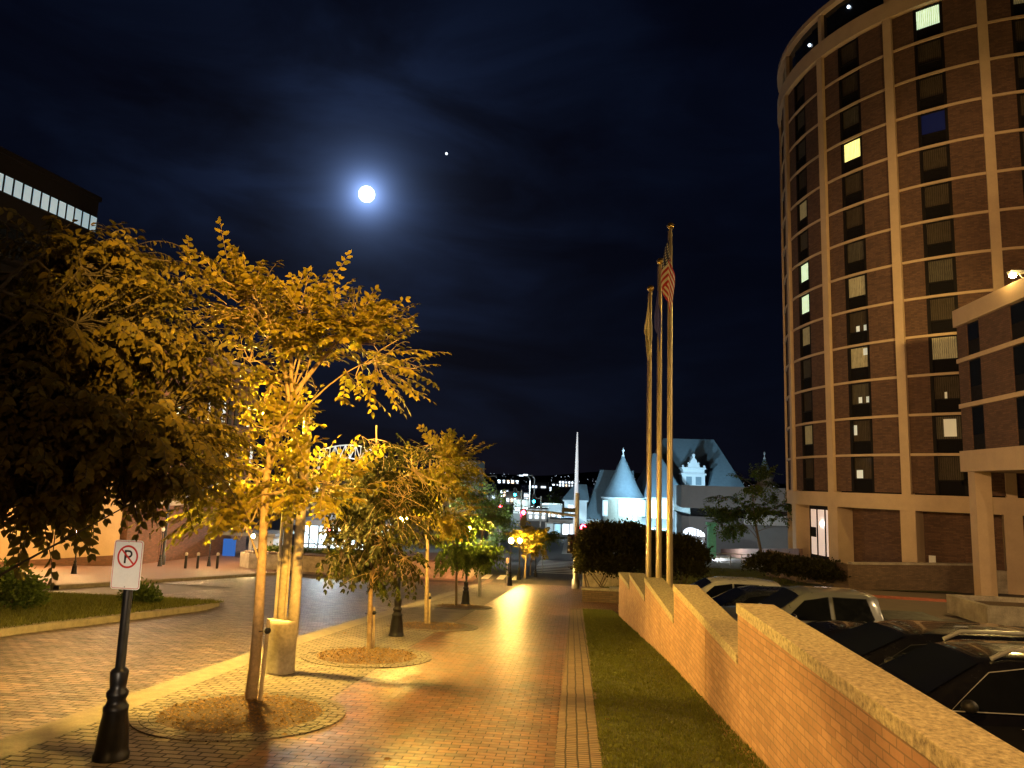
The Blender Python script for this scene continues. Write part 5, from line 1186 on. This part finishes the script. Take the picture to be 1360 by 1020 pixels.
for k in range(len(F_)): b.face([F_[k], K_[k], K_[(k+1) % len(F_)], F_[(k+1) % len(F_)]])
b.ball((dm.x, 145.2, zt_+.25), .35, 10, 8); b.build('gable', 'dtrim', dr)
b = MB()
for s in (-1, 1): b.ball((dm.x+s*w_*.42, 145.2, dm.z+.76*hz_), .28, 10, 8); b.ball((dm.x+s*w_*.95, 145.3, dm.z+.66*hz_), .25, 10, 8)
b.build('scroll', 'dtrim', dr)
for s in (-.42, .42):
    b = MB(); b.box(dm.x+s*w_-.55, 145.1, dm.z+.15, dm.x+s*w_+.55, 145.19, dm.z+hz_*.3); b.build('dormer_window', 'slate', dr)
# right rear turret
c = P_(1019, 634, 160); cone('t2', c.x, 162, (P_(1030, 634, 160).x-P_(1008, 634, 160).x)/2, c.z, P_(1015, 607, 160).z, t)
# far left small gabled lodge of the station
t = thing('station_lodge', 'small pale lodge with blue grey roof left of the station', 'building', V3(P_(752, 700, 140)))
x0, x1 = P_(749, 690, 138).x, P_(779, 690, 138).x; e_ = P_(760, 664, 138).z; block(x0, x1, 138, 146, dz0, e_, t, 'dtrim'); hip(x0, x1, 138, 146, e_, P_(763, 645, 142).x, x1, P_(766, 643, 142).z, t, .5)
win(t, 758, 678, 1.3, 2.6, 138, 'litdepw')
t, x0, x1, zb, zt = pbox('storefront', 'low white lit storefront below the white mast', 'building', 728, 765, 690, 712, 112, 8, 'pale')
for px in (735, 746, 756): win(t, px, 703, 2.6, 2.0, 112, 'litdepw' if px > 750 else 'litdep', nx=2, ny=1)
# dark grey exhibition hall in front of the station, right
Yh = 92; xa, xb_ = at(905, 660, Yh).x, at(1062, 660, Yh).x; zt_, zb_ = at(960, 646, Yh).z, at(960, 676, Yh).z
t = thing('grey_hall', 'dark grey windowless modern hall between the station and the hotel', 'building', (xa, Yh, dz0))
P = [(xa, Yh), (xa+.8, Yh-.9), (xa+3, Yh-1.2), (xb_, Yh-4), (xb_+2, Yh+22), (xa+2, Yh+22)]
b = MB(); b.prism(P, zb_, zt_); b.build('upper_block', 'grey', t)
b = MB(); b.prism([(x+1.2*(i < 3)-.0, y+.8*(i < 4)) for i, (x, y) in enumerate(P)], zb_-1.0, zb_-.003); b.build('window_band', 'darkglass', t)
b = MB(); b.prism(P, dz0, zb_-1.003); b.build('lower_wall', 'grey', t)
b = MB(); a, c2 = at(985, 690, Yh-3), at(1062, 690, Yh-4); b.box(a.x, Yh-4.6, a.z-.5, c2.x, Yh-4.1, a.z+.7); b.build('ledge', 'pale', t)
# ramp, railing, kiosk with arched glass, green post
a, c2 = G(945, 738), G(1060, 775)
t = thing('railing', 'thin grey railing at the far edge of the lawn', 'railing', V3(at(945, 735, 66)))
x0, x1 = at(940, 735, 66).x, at(1060, 735, 66).x; zr = hz(x0, 66); b = MB()
for h in (.35, .7, 1.05): b.tube([(x0, 66, zr+h), (x1, 66, zr+h)], .03, 6)
b.build('rail', 'steel', t)
for k in range(9):
    b = MB(); x = lerp(x0, x1, k/8); b.tube([(x, 66, zr-.2), (x, 66, zr+1.05)], .04, 6); b.build('post', 'steel', t)
b = MB(); p = [at(960, 700, 74), at(985, 700, 76), at(1062, 738, 60), at(1048, 748, 58)]
q = [(at(948, 700, 86).x, 88, -6.0), (at(962, 700, 86).x, 88, -6.0), (HC[0]-HR-.4, 62, -3.9), (HC[0]-HR-4.5, 60, -4.15)]; b.face(q); tag(b.build('ramp', 'pale'), kind='structure')
b = MB(); b.hexa([(q[1][0], 88, -6.5), (q[1][0]+.3, 88, -6.5), (q[2][0]+.5, 63, -5), (q[2][0]+.2, 63, -5), (q[1][0], 88, -4.9), (q[1][0]+.3, 88, -4.9), (q[2][0]+.5, 63, -2.6), (q[2][0]+.2, 63, -2.6)]); o = b.build('ramp_wall', 'ramp'); tag(o, 'sloping dark red brick wall beside the ramp left of the hotel', 'wall')
t = thing('arched_kiosk', 'small kiosk with arched lit glass front beyond the dark bush', 'kiosk', V3(at(925, 722, 84))); kx0, kx1 = at(914, 700, 84).x, at(936, 700, 84).x; kz = at(925, 722, 84).z; kt = at(925, 712, 84).z; km = (kx0+kx1)/2; kr = (kx1-kx0)/2
b = MB(); b.box(kx0, 84, -6.5, kx1, 88, kt); b.build('wall', 'grey', t)
b = MB(); P = [(km+kr*cos(pi*k/12), 83.95, kt+kr*.8*sin(pi*k/12)) for k in range(13)]; b.face(P[::-1]); b.grid([P, [(x, 88, z) for x, y, z in P]]); b.build('arched_glass', 'litdepw', t)
b = MB()
for k in range(1, 6): x = lerp(kx0, kx1, k/6); b.tube([(x, 83.9, kt), (x, 83.9, kt+kr*.8*sqrt(max(0, 1-((x-km)/kr)**2)))], .05, 5)
b.build('frame', 'grey', t)
b = MB(); b.box(kx0+.4, 83.93, kt-2.2, kx1-.2, 83.99, kt-.5); b.build('lower_window', 'litdep', t)
gp = at(945, 700, 80); t = thing('green_post', 'short green boxy post beside the glaring white ramp light', 'post', (gp.x, 80, -6.2)); b = MB(); b.box(gp.x-.4, 79.6, -6.2, gp.x+.4, 80.4, gp.z+.2); b.box(gp.x-.55, 79.45, gp.z+.203, gp.x+.55, 80.55, gp.z+.5); b.build('housing', plain('green_paint', (.1, .3, .16), .6), t)

# ------------------------------------------------------------------ distant city
t, x0, x1, zb, zt = pbox('grey_tower', 'plain grey concrete tower behind the yellow lit tree', 'building', 610, 632, 612, 662, 150, 14, 'pale')
b = MB(); b.box(x0-9, 148, zb-6, x1+1, 163, lerp(zb, zt, .45)); b.build('podium', 'pale', t)
R = random.Random(5)
labs = ['white lit low building, first from the left in the far shore row', 'narrow lit building left of the green signals', 'bright white block directly behind the left green signal', 'lit storefront row between the green signals', 'wide white building right of the green signals', 'small lit house on the far shore near the centre', 'long low lit shed left of the mast', 'pale lit building with bright roof just left of the mast', 'blue white lit block beneath the red signal glow', 'cream lit facade behind the crossing', 'grey building with few lights behind the dark round tree', 'far white strip building close to the water']
spec = [(640, 660, 651, 664, 210), (664, 676, 650, 662, 230), (672, 692, 653, 670, 170), (690, 704, 654, 668, 190), (704, 728, 640, 650, 420), (722, 733, 646, 653, 520), (733, 752, 640, 646, 620), (742, 762, 638, 648, 480), (682, 704, 664, 682, 135), (700, 726, 676, 692, 118), (718, 746, 670, 690, 128), (660, 690, 637, 643, 700)]
for i, (a, c2, pt, pb, Y) in enumerate(spec):
    t, x0, x1, zb, zt = pbox('far_building', labs[i], 'building', a, c2, pt, pb, Y, 10, 'pale' if i in (0, 2, 3, 8, 9, 10) else 'grey', 'far lit buildings near the shore')
    n = 2+i % 4
    for k in range(n):
        for j in range(1+(i % 2)):
            xa_ = lerp(x0, x1, (k+.15+.2*R.random())/n); xb2 = lerp(x0, x1, (k+.75)/n); za_ = lerp(zb, zt, .2+.4*j); zb2 = lerp(zb, zt, .45+.4*j)
            b = MB(); b.box(xa_, Y-.3, za_, xb2, Y-.01, zb2); b.build('lit_window', R.choice(['citylight', 'citylight', 'litdepw', 'citywarm']), t)
    b = MB(); b.box(x0-.5, Y-.5, -14, x1+.5, Y+11, zb-.003); b.build('base', 'grey', t)
far_l = []
names = ['harbour light']
bL = MB()
for k in range(150):
    px = R.uniform(560, 1035); py = R.uniform(632, 643)+(px-760)*.033; Y = R.uniform(900, 2600); p = at(px, py, Y); r = Y*.00032*R.uniform(.5, 1.5); bL.ball(V3(p), r, 6, 4)
tag(bL.build('harbour_lights', emit('harbour_glow', (.65, .78, 1), 1.6)), 'scatter of tiny lights across the far shore', 'lights', None, 'stuff')

Rl = np.random.default_rng(17)
for i in range(26):
    y = 4.5+Rl.uniform()**1.4*18; x = Rl.uniform(-4.9, .3); th_ = Rl.uniform(0, 6.28); d = np.array([[cos(th_), sin(th_), .1]]); nn = np.array([[-.1*cos(th_), -.1*sin(th_)+Rl.normal(0, .2), 1.]])
    o = mesh_from('fallen_leaf', leaf_shapes(1, np.array([[x, y, sz(y)+.02]]), d, nn/np.linalg.norm(nn), np.array([Rl.uniform(.05, .09)]), .6), 6, 'chip')
    tag(o, 'small dry leaf fallen on the paving between the trees and the grass verge', 'leaf', 'fallen leaves scattered over the pavement')
# ------------------------------------------------------------------ lamps of the place, unseen stand-ins and added fill lights
SOD = (1, .47, .085); SODY = (1, .6, .09)
lamp('street_light_front', (2.2, -3.5, 6.2), 42000, (1, .52, .075), .15, 24, (-3.6, 9, 3.4), .55)
lamp('wall_fill', (-5, -2, 7), 5200, (1, .54, .17), .15, 38, (2.6, 8.2, -.2), .7)  # unseen spot added to brighten the street face of the parapet
lamp('rear_fill', (-1.5, -9, 5.5), 1000, (1, .55, .18), .15)  # weak fill added behind the camera, lifts the dark left tree
lamp('street_light_overhead', (1.2, 5.5, 8.2), 1500, (1, .54, .14), .12, 84, (.6, 8, -1), .5)
lamp('trunk_fill', (-1.4, 2.0, 1.0), 650, (1, .66, .3), .1, 26, (-3.9, 9.6, .5), .9)  # low spot added to brighten the staked tree's trunk, no fixture
lamp('deck_fill', V3(at(440, 685, 62)), 2200, (.8, .95, 1), .3)  # unseen cool light added to brighten the deck and glass hall
lamp('brown_building_light', (-19, 40, 2), 3500, (1, .75, .5), .3, 110, (-28, 56, 6))
lamp('sign_fill', (-2.2, 1.2, .9), 900, (1, .8, .58), .08, 20, (-4.15, 6.6, .8), .8)  # added spot without a fixture, whitens the no-parking sign
lamp('wing_floodlight', V3(fl-nv_*.3+Vector((0, -.4, -.1))), 4800, (1, .66, .2), .15)
lamp('hotel_fill', (-3, -5, 10), 46000, (1, .6, .28), .3, 40, (33, 54, 12), .5)  # unseen flood put behind the camera so the hotel is front-lit
lamp('lot_light', (17, 5, 8), 2000, (1, .66, .3), .2)
lamp('lot_light', (21, 17, 8), 3200, (1, .66, .3), .2)
lamp('plaza_light', (-21, 30, 4), 1500, (1, .5, .16), .2)
lamp('plaza_wall_fill', (-29.5, 38.5, -.5), 1500, (1, .55, .16), .2)  # extra light set close to the flank wall, added to brighten it
lamp('left_road_fill', (-15, 7, 7), 2200, (1, .56, .2), .2, 95, (-13, 16, -2), .6)  # off-frame light added to warm the brick road
lamp('station_flood', (9, 100, -4), 34000, (.45, .78, 1), .4, 100, (16, 140, 3))
lamp('station_flood', (14, 120, -3), 30000, (.42, .75, 1), .4, 110, (22, 146, 8))
lamp('station_flood', (-2, 118, -3), 3000, (.45, .75, 1), .4, 120, (8, 140, 4))
lamp('station_ramp_light', V3(at(952, 718, 80)), 1300, (.9, .95, 1), .25)
lamp('junction_light', (-14, 62, 3), 16000, (.8, .95, 1), .3, 130, (-9, 70, -5))
lamp('junction_light', V3(at(704, 634, 128)), 12000, (.7, .95, 1), .3, 100, (-7, 133, -8), .3)
lamp('far_green_light', (-12, 72, -1), 1200, (.7, 1, .8), .3, 150, (-9, 90, -4))
lamp('truss_light', V3(at(450, 625, 88)), 3000, (.9, .95, 1), .3)
lamp('red_glow', V3(at(692, 681, 43)), 3000, (1, .02, .12), .12, 70, (-8, 48, -4.5), .9)
# ------------------------------------------------------------------ render settings
SC.render.engine = 'CYCLES'; SC.cycles.use_denoising = True; SC.cycles.sample_clamp_indirect = 4; SC.cycles.sample_clamp_direct = 0; SC.cycles.max_bounces = 6; SC.cycles.transparent_max_bounces = 6
SC.cycles.use_light_tree = True
vs = SC.view_settings; vs.view_transform = 'Standard'; vs.look = 'None'; vs.exposure = 0; vs.gamma = 1
